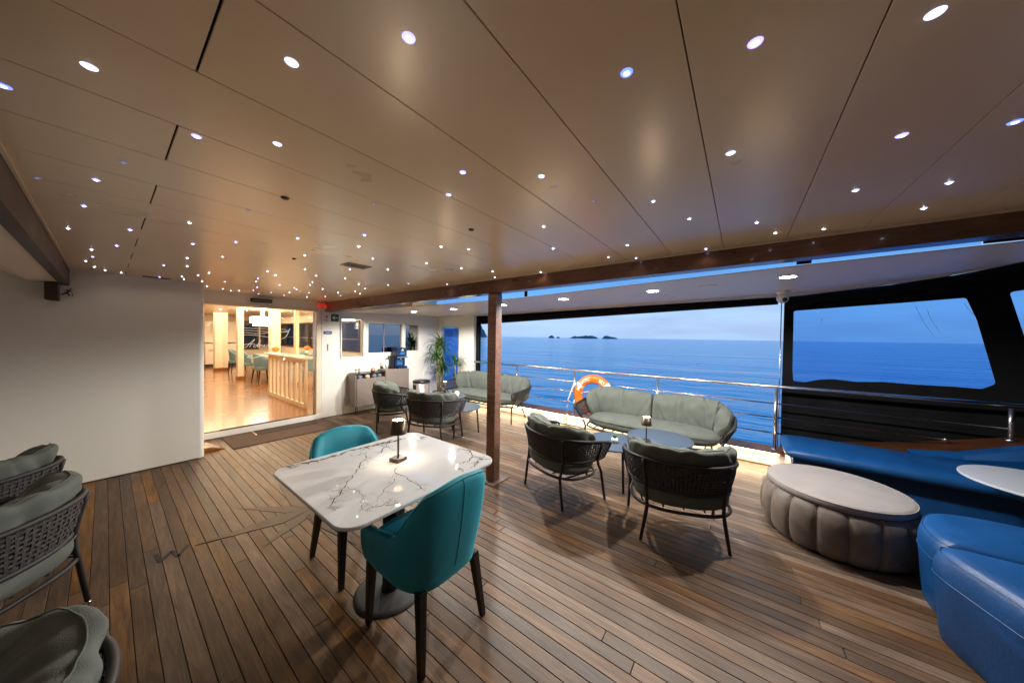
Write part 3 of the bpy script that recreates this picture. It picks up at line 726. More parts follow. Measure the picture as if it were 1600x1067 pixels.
c0 = small_chair(M_bluegrey, 2.95, 15.0, -.4, 'grey-blue chair alone beside the slim saloon column, farthest back')
dup(c0, (3.0, 13.6, SZ), -.2, 'grey-blue chair half hidden behind the slim saloon column')
dup(c0, (2.90, 11.7, SZ), .2, 'grey-blue chair with its back to us, left of the partition end')
dup(c0, (3.12, 11.0, SZ), .1, 'grey-blue chair touching the far end of the partition')
dup(c0, (3.75, 10.5, SZ), 1.2, 'grey-blue chair seen through the partition slats')
t = thing('saloon_table', 'long cream dining table in the lit saloon', 'table', (3.55, 12.6, SZ))
part('tabletop', MB().box(-.45, .6, -1.2, 1.2, .72, .76), M_gloss, t, bevel=.01)
for sy_ in (-.8, .8): part('leg', MB().box(-.05, .05, sy_ - .05, sy_ + .05, 0, .7195), M_bronze, t)
part('table_ornament', MB().lathe([(.1, .761), (.12, .8), (.06, .88), (.1, .95), (.02, 1.0)], 12), M_orange if False else M_copper, t, True)
dup(c0, (4.25, 12.9, SZ), radians(180), 'grey-blue chair on the far side of the saloon dining table')
dup(c0, (4.2, 11.9, SZ), radians(170), 'grey-blue chair at the far side of the table beside the broad column')
t = thing('wall_picture', 'framed green picture on the glossy cabinet wall, far left through the door', 'picture', (2.86, 18.2, 1.75))
part('picture_frame', MB().box(-.06, .06, -.01, .01, -.22, .22), M_bronze, t); part('picture', MB().box(-.045, .045, -.014, -.0105, -.2, .2), M_leaf, t)
for i, (x_, y_) in enumerate(((2.9, 12.0), (4.0, 12.6))):
    t = thing('flower_vase', ('white vase of orange flowers on the saloon table, near end', 'white vase of orange flowers on the saloon table, far side')[i], 'vase', (x_ + .4, y_, SZ + .7605))
    part('vase', MB().lathe([(.04, 0), (.06, .06), (.03, .14)], 12), M_gloss, t, True); part('flowers', MB().lathe([(.03, .15), (.11, .2), (.09, .27), (.01, .3)], 9), M_orange, t)
t = thing('chandelier', 'bright rectangular chandelier glowing in the saloon', 'chandelier', (3.2, 13.0, 2.0))
part('glow_box', MB().box(-.28, .28, -.28, .28, -.10, .10), M_chand, t, bevel=.02)
part('lower_tier', MB().box(-.20, .30, -.2, .3, -.20, -.14), M_chand, t, bevel=.02)
part('canopy', MB().box(-.05, .05, -.05, .05, .1005, .359), M_steel, t)
t = thing('chandelier', 'second glowing light fitting behind the partition', 'chandelier', (4.3, 9.6, 2.05))
part('glow_box', MB().box(-.25, .25, -.25, .25, -.08, .08), M_chand, t, bevel=.02)
part('canopy', MB().box(-.05, .05, -.05, .05, .0805, .309), M_steel, t)
random.seed(11)
for k in range(26):
    x, y = random.uniform(1.0, 4.2), random.uniform(6.6, 16)
    t = thing('star_light', 'small white star light in the saloon ceiling seen through the door', 'ceiling light', (x, y, 2.359), group='star lights in the saloon ceiling')
    link('lens', MB().lathe([(.022, 0), (.018, -.005), (.004, -.008)], 10).mesh('lens', M_star[1], True) if k == 0 else sl_me, t)
    if k == 0: sl_me = t.children[0].data
o = part('violet_led_strip', MB().box(1.5, 4.9, 11.0, 11.03, 2.34, 2.358), M_violet, None); tag(o, 'thin violet light line across the saloon ceiling', 'light strip')
for (x, y, w, h, pw) in ((2.6, 8.0, 2.4, 2.6, .75), (3.0, 11.8, 3.0, 3.0, 1.0), (3.0, 16, 3.5, 3, .8), (3.9, 8.2, 1.5, 2, .3)):
    l = bpy.data.lights.new('saloon_ceiling_light', 'AREA'); l.shape = 'RECTANGLE'; l.size = w; l.size_y = h; l.energy = P_SALOON * pw; l.color = (1, .77, .50)
    lo = bpy.data.objects.new('saloon_ceiling_light', l); COL.objects.link(lo); lo.location = (x, y, 2.34)
    lo.visible_glossy = True

# ------------------------------------------------------------------ forward side wall with blue window
t = thing('side_wall', 'white end wall with a tall blue glass window behind the plants', 'wall', (5.12, 0, 0))
sm = MB(); wy0, wy1, wz0, wz1 = 5.47, 6.03, .22, 1.76
for q in ((4.95, wy0, .006, 2.2), (wy1, 6.179, .006, 2.2), (wy0, wy1, .006, wz0), (wy0, wy1, wz1, 2.2)): sm.box(0, .07, q[0], q[1], q[2], q[3])
part('wall_panel', sm, M_white, t)
fm_ = MB(); e = .02
for q in ((wy0 - e, wy1 + e, wz1, wz1 + e), (wy0 - e, wy1 + e, wz0 - e, wz0), (wy0 - e, wy0, wz0, wz1), (wy1, wy1 + e, wz0, wz1)): fm_.box(-.008, -.0005, *q)
part('window_frame', fm_, M_steel, t, bevel=.002)
part('pane', MB().box(.03, .036, wy0 + .001, wy1 - .001, wz0 + .001, wz1 - .001), M_sideglass, t)

# ------------------------------------------------------------------ overhang: skylight, outer ceiling, downlights
def zi(y): return 1.99 if y > 2.1 else (2.06 + (y + .2) / 2.3 * -.07 if y > -.2 else 2.06 - (y + .2) * .02)
def zo(y):
    T = [(6.3, 2.04), (4.64, 2.05), (1.32, 2.11), (-.51, 2.14), (-1.34, 2.22), (-1.76, 2.28), (-2.11, 2.37), (-3.1, 2.56)]
    for (a, za), (b, zb) in zip(T[:-1], T[1:]):
        if b <= y <= a: return zb + (za - zb) * (y - b) / (a - b)
    return 2.04
def zc(x, y):
    tt = (x - 2.8) / 2.4; return zi(y) + (zo(y) - zi(y)) * tt
ys = [Y0 + (6.17 - Y0) * i / 46 for i in range(47)]
oc = MB(); xs_ = [2.8 + .35 * i for i in range(7)] 
rows = [[(x, y, zc(x, y)) for x in xs_] for y in ys]
oc.grid(rows); oc.grid([[(x, y, zc(x, y) + (.006 if x < 3 else .06)) for x in (2.8, 5.3)] for y in ys])
oc.grid([[(2.8, y, zc(2.8, y)), (2.8, y, zc(2.8, y) + .006)] for y in ys])
overh = struct('overhang_ceiling', oc, M_ceil_out)
tr = MB(); tr.grid([[(4.90, y, zc(4.9, y) + .002), (4.90, y, zc(4.9, y) - .018), (5.24, y, zc(5.24, y) - .022), (5.24, y, zc(5.24, y) + .14)] for y in ys])
part('edge_trim', tr, M_trim, overh)
for yy in (-1.0, .55, 2.35, 4.2):
    part('panel_seam', MB().box(2.81, 4.89, yy, yy + .003, zc(3.0, yy) - .0, zc(3.0, yy) + .0006), M_dark, overh) if False else None
sk = thing('skylight', 'long strip of blue roof glass between beam and outer ceiling', 'skylight')
for a_, b_ in ((-1.02, 4.0), (-2.95, -1.32)):
    yy_ = [y for y in ys if a_ < y < b_]
    gm = MB(); gm.grid([[(2.79, y, zi(y) + .0065), (2.79, y, zi(y) + .10)] for y in yy_]); part('pane', gm, M_skylight, sk)
gm = MB(); gm.grid([[(2.58, y, zi(y) + .11), (2.81, y, zi(y) + .10)] for y in ys]); part('head_board', gm, M_blackcanvas, sk)
for y_, w_ in ((-.32, .035), (-1.16, .15), (1.9, .012)):
    part('crossbar', MB().box(2.76, 2.785, y_ - w_, y_ + w_, zi(y_) + .0065, zi(y_) + .10), M_blackcanvas, sk)
gm = MB(); gm.grid([[(2.785, y, zi(y) + .0065), (2.785, y, zi(y) + .10)] for y in ys if y > 3.9]); part('white_infill', gm, M_ceil_out, sk)
DL = [(3.30, -.29), (3.38, .74), (3.30, 1.72), (3.42, 2.74), (3.52, 3.88), (3.5, 4.95)]
nm = ['nearest, beside the security camera', 'second from the aft corner', 'third from the aft corner, centre of the row', 'right beside the mahogany pillar', 'fifth, over the far armchairs', 'last of the row, by the cabin wall']
for (x, y), lb in zip(DL, nm):
    zz = zc(x, y)
    t = thing('downlight', 'bright outer ceiling downlight, ' + lb, 'ceiling light', (x, y, zz), group='downlights over the side deck')
    part('bezel', MB().lathe([(.062, .001), (.06, -.006), (.054, -.007), (.0525, -.001)], 28, cap=False), M_whiteplastic, t, True)
    part('lens', MB().lathe([(.052, -.002), (.050, -.0065), (.01, -.0075)], 24), M_down, t, True)
    l = bpy.data.lights.new('downlight_beam', 'SPOT'); l.energy = P_DOWN; l.spot_size = radians(170); l.spot_blend = .25; l.shadow_soft_size = .03; l.color = (1, .94, .86)
    lo = bpy.data.objects.new('downlight_beam', l); COL.objects.link(lo); lo.parent = t; lo.location = (0, 0, -.04)
for i, (x, y, r, lb) in enumerate(((3.42, .27, .075, 'flat oval speaker grille in the outer ceiling near the camera'), (3.9, .72, .02, 'tiny round cap in the outer ceiling'))):
    zz = zc(x, y); t = thing('ceiling_speaker', lb, 'speaker', (x, y, zz))
    part('grille', MB().lathe([(r, .002), (r * .98, -.006), (r * .85, -.008), (.005, -.004)], 28), M_ceil_out, t, True)
# roller blind along the open side, dark canvas
t = thing('roller_blind', 'rolled-up black canvas blind under the outer ceiling edge above the rail', 'blind')
pts = [(5.26, y, (1.865 + (4.7 - y) * .0365) + .045) for y in [4.88 - i * .2625 for i in range(21)]]
part('rolled_canvas', MB().tube(pts, .068, 10), M_blackcanvas, t, True)
part('upper_flap', MB().grid([[(5.245, p[1], p[2]), (5.245, p[1], zo(p[1]) - .012)] for p in pts]), M_blackcanvas, t)
t = thing('door_post', 'slim black vertical post of the blind at the end wall', 'post', (5.22, 4.88, 0))
part('post', MB().box(-.03, .03, -.03, .069, .17, 2.04), M_blackcanvas, t, bevel=.004)
part('bracket', MB().box(-.09, .0295, -.06, -.0305, 1.9, 1.99), M_blackcanvas, t, bevel=.004)
# white corner pole + camera
t = thing('awning_pole', 'slim white pole beside the black side curtain', 'pole', (5.3, -.41, 0))
part('pole', MB().tube([(0, 0, .17), (0, 0, 2.11)], .006, 12), M_steel, t, True)
x, y = 4.55, -.36; zz = zc(x, y)
t = thing('security_camera', 'white dome security camera hanging under the outer ceiling', 'camera', (x, y, zz))
part('mount', MB().lathe([(.055, 0), (.053, -.03), (.03, -.045)], 24), M_whiteplastic, t, True)
sp = MB(); sp.lathe([(.055 * sin(pi * (i + .5) / 12), -.085 + .055 * cos(pi * (i + .5) / 12)) for i in range(12)], 24); part('dome', sp, M_whiteplastic, t, True)
le = MB(); le.tube([(-.043, -.012, -.10), (-.058, -.016, -.108)], .022, 16); part('lens', le, M_black, t, True)

# black side curtain with clear vinyl windows
def curtain_piece(outer, hole, x, mt, name, parent):
    polys = [[Vector((0, *p)) for p in outer]] + ([[Vector((0, *p)) for p in hole]] if hole else [])
    tri = tessellate_polygon(polys); pts = [p for q in polys for p in q]
    mb = MB(); mb.add([(x + .0, p.y, p.z) for p in pts], [tuple(t_) for t_ in tri])
    o = part(name, mb, mt, parent); sd = o.modifiers.new('solid', 'SOLIDIFY'); sd.thickness = .006; return o
def rpoly(P, r=.05, k=5):
    out = []; n = len(P)
    for i in range(n):
        a, b, c = Vector(P[i - 1]), Vector(P[i]), Vector(P[(i + 1) % n])
        u, v = (a - b).normalized() * r, (c - b).normalized() * r
        for j in range(k + 1):
            tt = j / k; out.append(tuple((b + u) * (1 - tt) ** 2 + b * 2 * tt * (1 - tt) + (b + v) * tt ** 2))
    return out
t = thing('side_curtain', 'black canvas side curtain with clear vinyl windows at the aft corner', 'curtain')
win1 = [(-.535, 1.945), (-1.0, 1.975), (-1.42, 2.0), (-1.85, 2.03), (-1.92, 1.80), (-2.045, 1.16)]
low = [(-1.97, 1.10), (-1.8, 1.105), (-1.55, 1.10), (-1.3, 1.105), (-1.1, 1.085), (-.9, 1.10), (-.78, 1.08), (-.66, 1.035), (-.55, 1.04), (-.538, 1.2)]
win1 = win1 + low
win2 = [(-2.10, 2.07), (-2.9, 2.2), (-2.95, 1.2), (-2.35, 1.12), (-2.22, 1.5)]
top = [(y, zo(y) - .01) for y in (-.44, -.9, -1.34, -1.76, -2.11, -2.99)]
curtain_piece([(-.44, .12)] + top[:4] + [(-2.07, 2.33), (-2.075, .12)], rpoly(win1, .02, 3), 5.35, M_blackcanvas, 'canvas_panel', t)
curtain_piece([(-2.0755, .12), (-2.0705, 2.34), (-2.11, 2.36), (-2.99, 2.54), (-2.99, .12)], rpoly(win2, .03, 3), 5.35, M_blackcanvas, 'canvas_panel', t)
curtain_piece(rpoly(win1, .01, 3), None, 5.358, M_vinyl, 'vinyl_window', t)
curtain_piece(rpoly(win2, .01, 3), None, 5.358, M_vinyl, 'vinyl_window', t)
for (ya, za, yb, zb) in ((-1.52, 1.97, -1.66, 1.62), (-1.60, 1.93, -1.70, 1.66), (-1.84, 1.98, -1.92, 1.83), (-.80, 1.85, -.80, 1.76)):  # string-light reflections on the vinyl, modelled as thin white tubes
    part('modelled_reflection', MB().tube(smooth_path([(5.349, ya, za), (5.349, (ya * .5 + yb * .5) + .01, (za + zb) / 2), (5.349, yb, zb)], 5), [.0006] + [.0016] * 9 + [.0005], 5), M_whiteplastic, t, True)
# rolled top bunch of the curtain with folds
pts = [(5.33, y, zo(y) - .07 - .012 * sin(y * 9)) for y in [-.45 - i * .1 for i in range(26)]]
part('rolled_top', MB().tube(pts, [.06 + .012 * sin(i * 1.7) for i in range(26)], 10), M_blackcanvas, t, True)
pts = [(5.335, y, zo(y) - .15 - .01 * sin(y * 7)) for y in [-.5 - i * .1 for i in range(15)]]
part('rolled_fold', MB().tube(pts, [.028 + .006 * sin(i * 2.1) for i in range(15)], 8), M_blackcanvas, t, True)
fo = MB()
for k in range(7):
    zz = .25 + k * .11
    pts = [(5.347, y, zz + .015 * sin(y * 5 + k * 2)) for y in [-.5 - i * .12 for i in range(13)]]
    fo.tube(pts, [.005 + .004 * sin(pi * i / 12) for i in range(13)], 6)
part('canvas_folds', fo, M_blackcanvas, t, True)

# ------------------------------------------------------------------ rail and cap
cap_z = .165
struct('bulwark', MB().box(5.0, 5.02, Y0, 4.95, .0, cap_z - .026), M_white)
t = thing('toe_rail', 'varnished wooden cap rail under the steel railing', 'cap rail')
part('wood_cap', MB().box(4.985, 5.33, -.62, 4.95, cap_z - .025, cap_z), M_cap, t, bevel=.005)
t = thing('led_strip', 'warm glowing light strip tucked under the wooden cap rail', 'light strip')
part('led_tape', MB().box(4.975, 4.983, -.40, 4.9, cap_z - .020, cap_z - .008), M_strip, t)
dots = MB()
for k in range(176): dots.box(4.966, 4.9745, -.4 + k * .03, -.392 + k * .03, cap_z - .018, cap_z - .010)
part('led_beads', dots, M_strip, t, stuff=True)
l = bpy.data.lights.new('strip_glow', 'AREA'); l.shape = 'RECTANGLE'; l.size = .03; l.size_y = 5.3; l.energy = 24; l.color = (1, .72, .42)
lo = bpy.data.objects.new('strip_glow', l); COL.objects.link(lo); lo.location = (4.955, 2.25, cap_z - .03); lo.rotation_euler = (0, radians(38), 0); lo.parent = t
rail = thing('steel_railing', 'polished stainless steel guard railing along the open side', 'railing', (5.15, 0, 0))
part('top_rail', MB().tube([(0, 5.0, .97), (0, 3, .97), (0, 0, .97), (0, -1.5, .975), (.05, -2.6, .98)], .021, 14), M_steel, rail, True)
for zz, ye in ((.755, -2.05), (.575, -1.68), (.375, -.75)):
    part('rail_bar', MB().tube([(0, 5.0, zz), (0, 2, zz), (0, ye, zz)], .0085, 10), M_steel, rail, True)
for yy in (-.37, 1.02, 2.42, 3.72):
    part('post', MB().tube([(0, yy, cap_z + .006), (0, yy, .951)], .019, 14), M_steel, rail, True)
    part('post_foot', MB().lathe([(.04, cap_z + .0005), (.038, cap_z + .006), (.024, cap_z + .008)], 20, (0, yy)), M_steel, rail, True)
part('post', MB().tube([(0, -2.06, .66), (0, -2.06, .95)], .019, 14), M_steel, rail, True)
part('post_foot', MB().lathe([(.045, .645), (.04, .655), (.024, .66)], 20, (0, -2.06)), M_steel, rail, True)
part('end_fitting', MB().lathe([(.02, .56), (.022, .575), (.02, .59)], 14, (0, -1.69)), M_steel, rail, True)

# life ring
def text_mesh(txt, size):
    cu = bpy.data.curves.new('lettering', 'FONT'); cu.body = txt; cu.size = size; cu.align_x = 'CENTER'; cu.offset = size * .02; cu.resolution_u = 2
    o = bpy.data.objects.new('lettering', cu); COL.objects.link(o)
    bpy.context.view_layer.update(); dg = bpy.context.evaluated_depsgraph_get()
    me = bpy.data.meshes.new_from_object(o.evaluated_get(dg)); bpy.data.objects.remove(o); return me
RC = Vector((5.09, 2.03, .565)); R1, R2 = .285, .072
lr = thing('life_ring', 'orange life ring with white lettering hung on the railing behind the sofa', 'life ring', tuple(RC))
rows = []
for i in range(64):
    a = 2 * pi * i / 64
    rows.append([(-.048 * sin(b), (R1 + R2 * cos(b)) * cos(a), (R1 + R2 * cos(b)) * sin(a)) for b in [2 * pi * j / 20 for j in range(20)]])
part('ring_body', MB().grid(rows, True, True), M_orange, lr, True)
for a0 in (32, 142, 225, 315):
    rows = []
    for i in range(7):
        a = radians(a0 - 6 + 2 * i)
        rows.append([(-.0505 * sin(b), (R1 + (R2 + .0025) * cos(b)) * cos(a), (R1 + (R2 + .0025) * cos(b)) * sin(a)) for b in [2 * pi * j / 20 for j in range(20)]])
    part('reflective_band', MB().grid(rows, True), M_grey_reflect, lr, True)
# seen from -X, +Y is to the left: angle runs from left (Y+) over the top
def on_ring(me, a_c, name):
    mb = MB(); vs = []
    for v in me.vertices:
        th = radians(a_c) + v.co.x / R1          # a measured in (Y,Z): text runs towards -Y
        rad = R1 + (v.co.y - .024)
        bx = (rad - R1) / R2; xx = -.048 * sqrt(max(0.02, 1 - bx * bx)) - .0035
        vs.append((xx, rad * cos(th), rad * sin(th)))
    mb.add(vs, [tuple(p.vertices) for p in me.polygons]); part(name, mb, M_letter, lr)
on_ring(text_mesh('ADRIATIC', .075), 46, 'lettering')
on_ring(text_mesh('BLUE', .075), 129, 'lettering')
# the sense of angle above: a from +Y axis; the camera sees +Y on the left
rp = MB()
for a0 in (32, 148, 240, 300):
    a1 = a0 + 60
rp.tube(smooth_path([(-.05, (R1 + .05) * cos(radians(148)), (R1 + .05) * sin(radians(148))), (-.02, .30, -.02), (-.03, .2, -.12), (-.05, .08, -.26)], 8), .0045, 6)
rp.tube(smooth_path([(.02, .12, .0), (.0, .04, -.1), (-.01, -.05, -.2)], 6), .0045, 6)
part('grab_line', rp, M_white_rope, lr, True)
t = thing('boat_pole', 'thin white pole leaning on the railing beside the life ring', 'pole', (5.0, 2.42, .003))
part('shaft', MB().tube([(.10, -.03, .78), (-.02, .05, .42)], .010, 8), M_whiteplastic, t, True)
part('lower_shaft', MB().tube([(-.02, .05, .42), (-.05, .06, .0)], .010, 8), M_steel, t, True)

# ------------------------------------------------------------------ lounge seating (rope armchairs and sofas)
def plan_path(W, D, m_, arm):
    """back outline from one arm end to the other (+x is the front)"""
    pts = []; N = 60
    for i in range(N + 1):
        a = -pi / 2 + pi * i / N
        ca, sa = cos(a), sin(a)
        x = -D * abs(ca) ** (2 / m_); y = W * (1 if sa > 0 else -1) * abs(sa) ** (2 / m_)
        pts.append(Vector((x, y)))
    pts = [Vector((arm, -W * .97))] + [Vector((arm * .5, -W))] + pts + [Vector((arm * .5, W))] + [Vector((arm, W * .97))]
    L = [0]
    for a, b in zip(pts[:-1], pts[1:]): L.append(L[-1] + (b - a).length)
    def at(s):                                  # s in [-1,1]
        d = (s + 1) / 2 * L[-1]
        for k in range(len(L) - 1):
            if L[k + 1] >= d - 1e-9:
                t = (d - L[k]) / max(1e-9, L[k + 1] - L[k]); p = pts[k].lerp(pts[k + 1], t); q = pts[k + 1] - pts[k]
                return p, q.normalized()
        return pts[-1], (pts[-1] - pts[-2]).normalized()
    return at, L[-1]
def lounge(name, label, cat, W, D, m_, arm, ncush, group, detail=1.0, seed=0, seat_z=.46):
    t = thing(name, label, cat, group=group)
    at, LL = plan_path(W, D, m_, arm)
    def rimz(s):
        a = abs(s); e = 1 - a
        return .645 - .07 * max(0, (a - .35) / .65) ** 1.6
    zb = .43
    def surf(s, v):                             # v 0 bottom .. 1 rim
        p, d = at(s); sc = .90 + .10 * v + .012 * sin(pi * v)
        px = p.x * sc; py = p.y - (1 - sc) * (W * .9 if p.y > 0 else -W * .9) * min(1, abs(p.y) / (W * .5))
        return Vector((px, py, zb + (rimz(s) - zb) * v))
    NS = int(60 * LL / 1.5)
    # rim tube and lower weave tube, joined at the arm ends
    rim = [surf(-1 + 2 * i / NS, 1) for i in range(NS + 1)]
    lowp = [surf(-.97 + 1.94 * i / NS, 0) for i in range(NS + 1)]
    def endcurve(a, b):
        mid = (a + b) / 2 + Vector((.03, 0, .02)); return [a.lerp(mid, .45) + Vector((.018, 0, .01)), mid, mid.lerp(b, .55)]
    loop = rim + endcurve(rim[-1], lowp[-1]) + lowp[::-1] + endcurve(rim[0], lowp[0])[::-1]
    part('rim_frame', MB().tube(loop, .0135, 8, closed=True), M_blackmetal, t, True)
    # woven rope surface: verticals and horizontals of flat cord
    wv = MB(); nv = int(LL / .030); nh = 9; cw = .0062; th = .003
    def strand(pts, nrm_sign, wvec):
        rows = []
        for p, w, n in zip(pts, wvec, nrm_sign):
            rows.append([p - w + n * -th, p + w + n * -th, p + w + n * th, p - w + n * th])
        wv.grid(rows, cu=True)
    def nrm(s, v):
        p, d = at(s); return Vector((-d.y, d.x, 0)).normalized()
    for i in range(1, nv):
        s = -1 + 2 * i / nv; p, d = at(s); ks = 6
        pts = [surf(s * (.97 + .03 * j / ks), j / ks) for j in range(ks + 1)]
        n_ = nrm(s, 0); w_ = Vector((d.x, d.y, 0)) * cw
        ph = (i % 2) * pi
        strand([q + n_ * .0022 * sin(pi * j * nh / ks + ph) for j, q in enumerate(pts)], [n_] * (ks + 1), [w_] * (ks + 1))
    nn = int(nv * 1.2)
    for j in range(1, nh):
        v = j / nh; pts, ns, ws = [], [], []
        for i in range(nn + 1):
            s = -1 + 2 * i / nn; s2 = s * (.97 + .03 * v); q = surf(s2, v); n_ = nrm(s, v)
            pts.append(q + n_ * (.0026 if (i + j) % 2 else -.0026)); ns.append(n_); ws.append(Vector((0, 0, cw)))
        strand(pts, ns, ws)
    part('woven_back', wv, M_rope, t, False, stuff=True)
    # seat ring
    NR = 72; ring = []
    fx = arm + .02
    def seatring(a, sc=1.0, dz=0):
        # superellipse between back (-D) and front
        cx = (fx - D) / 2; rx = (fx + D) / 2; mm = 2.6 if W < .6 else 3.2
        c, s_ = cos(a), sin(a)
        return Vector((cx + rx * .86 * sc * (1 if c > 0 else -1) * abs(c) ** (2 / mm), W * .87 * sc * (1 if s_ > 0 else -1) * abs(s_) ** (2 / mm), dz))
    part('seat_frame', MB().tube([seatring(2 * pi * i / NR, 1.0, .285) for i in range(NR)], .0125, 8, closed=True), M_blackmetal, t, True)
    sl = MB(); nsl = max(4, int(W * 2 / .16))
    for k in range(nsl):
        yy = -W * .7 + k * W * 1.4 / (nsl - 1)
        sl.tube([(-D * .72, yy, .287), (fx * .72, yy, .287)], .007, 6)
    part('seat_slats', sl, M_blackmetal, t, True)
    # legs
    legs = []
    if W < .6:
        for sg in (-1, 1):
            legs.append(('rear', [surf(sg * .36, 1) + nrm(sg * .36, 1) * .012, surf(sg * .38, 0) + nrm(sg * .36, 1) * .012, seatring(pi - sg * -1 * .0 - sg * .86 if False else atan2(sg * .62, -.72), 1.02, .285), Vector((-.275, sg * .30, 0))]))
            legs.append(('front', [surf(sg * .86, .96) + nrm(sg * .86, 1) * .010, surf(sg * .84, 0) + nrm(sg * .86, 1) * .010, Vector((.17, sg * .335, .285)), Vector((.215, sg * .345, 0))]))
    else:
        for sg in (-1, 1):
            legs.append(('rear', [surf(sg * .56, 1) + nrm(sg * .56, 1) * .012, surf(sg * .56, 0) + nrm(sg * .56, 1) * .01, Vector((-D * .72, sg * W * .72, .285)), Vector((-D * .9, sg * W * .78, 0))]))
            legs.append(('front', [surf(sg * .93, .95) + nrm(sg * .93, 1) * .010, surf(sg * .92, 0) + nrm(sg * .93, 1) * .01, Vector((arm * .55, sg * W * .84, .285)), Vector((arm * .75, sg * W * .88, 0))]))
    for nme, P in legs:
        mb = MB(); mb.tube(smooth_path(P[:3], 3)[:-1] + [P[2], P[2].lerp(P[3], .5), P[3] + Vector((0, 0, .008))], [.0125] * 6 + [.0135, .013, .0115], 8)
        lg = part('leg', mb, M_blackmetal, t, True)
        part('foot_cap', MB().tube([P[3] + Vector((0, 0, .0005)), P[3] + Vector((0, 0, .0078))], .0125, 10), M_steel, lg, True)
    # seat cushion
    rows = []; rnd = random.Random(seed)
    prof = [(.0, .0), (.7, .0), (.93, .01), (1.0, .04), (1.015, .075), (1.0, .115), (.93, .148), (.7, .165), (.35, .172), (.0, .175)]
    z0 = seat_z - .165
    for sc, dz in prof:
        rows.append([seatring(2 * pi * i / NR, max(.001, sc * .97), z0 + dz + .004 * noise.noise(Vector((cos(2 * pi * i / NR) * 3 * sc, sin(2 * pi * i / NR) * 3 * sc, seed))) * (1 if dz > .02 else 0)) for i in range(NR)])
    o = part('seat_cushion', MB().grid(rows, cu=True), M_fabric, t, True); sb = o.modifiers.new('sub', 'SUBSURF'); sb.levels = 1; sb.render_levels = 1
    pp = [seatring(2 * pi * i / NR, .992, z0 + .118) for i in range(NR)]
    part('piping', MB().tube(pp, .004, 6, closed=True), M_fabric, o, True)
    # back cushions
    bounds = [(-.82, .82)] if ncush == 1 else [(-.76, .004), (.002, .76)]
    for (sa, sb_) in bounds:
        NSg, NC = int((72 if ncush == 1 else 84)), 28; rows = []
        creases = []
        for k in range(9 if ncush == 1 else 13):
            creases.append((rnd.uniform(.04, .96), rnd.uniform(-1.1, 1.1), rnd.choice((.006, .010, .016, .024)), rnd.uniform(.008, .034), rnd.uniform(.0, 2 * pi)))
        for i in range(NSg + 1):
            u = i / NSg; s = sa + (sb_ - sa) * u
            p, d = at(s); n_ = Vector((-d.y, d.x, 0)).normalized()
            # end roundness
            outer_u = min(u, 1 - u) if ncush == 1 else (u if sa < -.5 else 1 - u)
            inner_u = 1.0 if ncush == 1 else (1 - u if sa < -.5 else u)
            e = outer_u * (LL * (sb_ - sa) / 2)
            er = .16 if ncush == 1 else .13
            e = min(e, inner_u * (LL * (sb_ - sa) / 2) * er / .015)
            ew = sqrt(max(0.0, 1 - (1 - min(1, e / er)) ** 2)) * .94 + .06
            hgt = ((.150 if ncush == 1 else .20) + .02 * noise.noise(Vector((s * 2.5, seed, 0)))) * ew; thk = (.088 if ncush == 1 else .095) * ew
            cz_ = rimz(s) - (.04 if ncush == 1 else .06) - .03 * max(0, abs(s) - .4)
            cen = Vector((p.x, p.y, 0)) - n_ * (.118 if ncush == 1 else .115)
            cen.z = cz_ + (.0 if ncush == 1 else .015)
            row = []
            for j in range(NC):
                b = 2 * pi * j / NC
                cb, sb2 = cos(b), sin(b)
                rx = thk * (1 if cb > 0 else -1) * abs(cb) ** .85; rz_ = hgt * (1 if sb2 > 0 else -1) * abs(sb2) ** .9
                # lean outward over the rim at the top
                lean = (.075 if ncush == 1 else .035) * max(0, sb2) ** 1.5 - .045 * max(0, -sb2)
                disp = 0
                for (c0, sk_, wd, dp, ph) in creases:
                    q = u - c0 - sk_ * (sb2 * .12) - .012 * sin(b * 2 + ph)
                    fade = .35 + .65 * max(0, cos(b - ph))
                    disp -= dp * math.exp(-(q / wd) ** 2) * fade
                    disp += dp * .35 * math.exp(-((abs(q) - wd * 2.2) / wd) ** 2) * fade
                disp += .024 * noise.noise(Vector((s * 4.5, b * 1.1, seed * 3.1))) + .010 * noise.noise(Vector((s * 11 + b, b * 1.8, seed))) + .005 * noise.noise(Vector((s * 16, b * 3, seed)))
                dirv = (n_ * cb + Vector((0, 0, sb2)))
                row.append(cen + n_ * (rx + lean) + Vector((0, 0, rz_ - (0 if ncush == 1 else .05 * (1 - min(1, outer_u * 2.6)) ** 2))) + dirv * disp * ew)
            rows.append(row)
        mb = MB(); mb.grid(rows, cu=True); n0 = len(rows) * NC
        mb.f.append(tuple(range(NC))[::-1]); mb.f.append(tuple(range(n0 - NC, n0)))
        o = part('back_cushion', mb, M_fabric, t, True); sbs = o.modifiers.new('sub', 'SUBSURF'); sbs.levels = 1; sbs.render_levels = 1
        # seam along the top
        sp_ = [r[NC // 4] + Vector((0, 0, .001)) for r in rows[3:-3]]
        part('seam', MB().tube(sp_, .0028, 5), M_fabric, o, True)
    return t
GA = 'woven rope armchairs'
ch = lounge('rope_armchair', 'black woven armchair nearest the pillar, its back to us beside the low blue table', 'armchair', .40, .36, 2.3, .22, 1, GA, seed=1)
ch.location = (2.81, 1.42, 0); ch.rotation_euler.z = radians(-22)
ch2 = lounge('rope_armchair', 'black woven armchair right of the pillar pair, next to the oval ottoman', 'armchair', .40, .36, 2.3, .22, 1, GA, seed=2)
ch2.location = (2.84, .41, 0); ch2.rotation_euler.z = radians(21)
dup(ch, (2.98, 4.72, 0), radians(-32), 'black woven armchair in front of the drinks cabinet')
dup(ch2, (2.98, 3.66, 0), radians(18), 'black woven armchair behind the marble table lamp, its back to us')
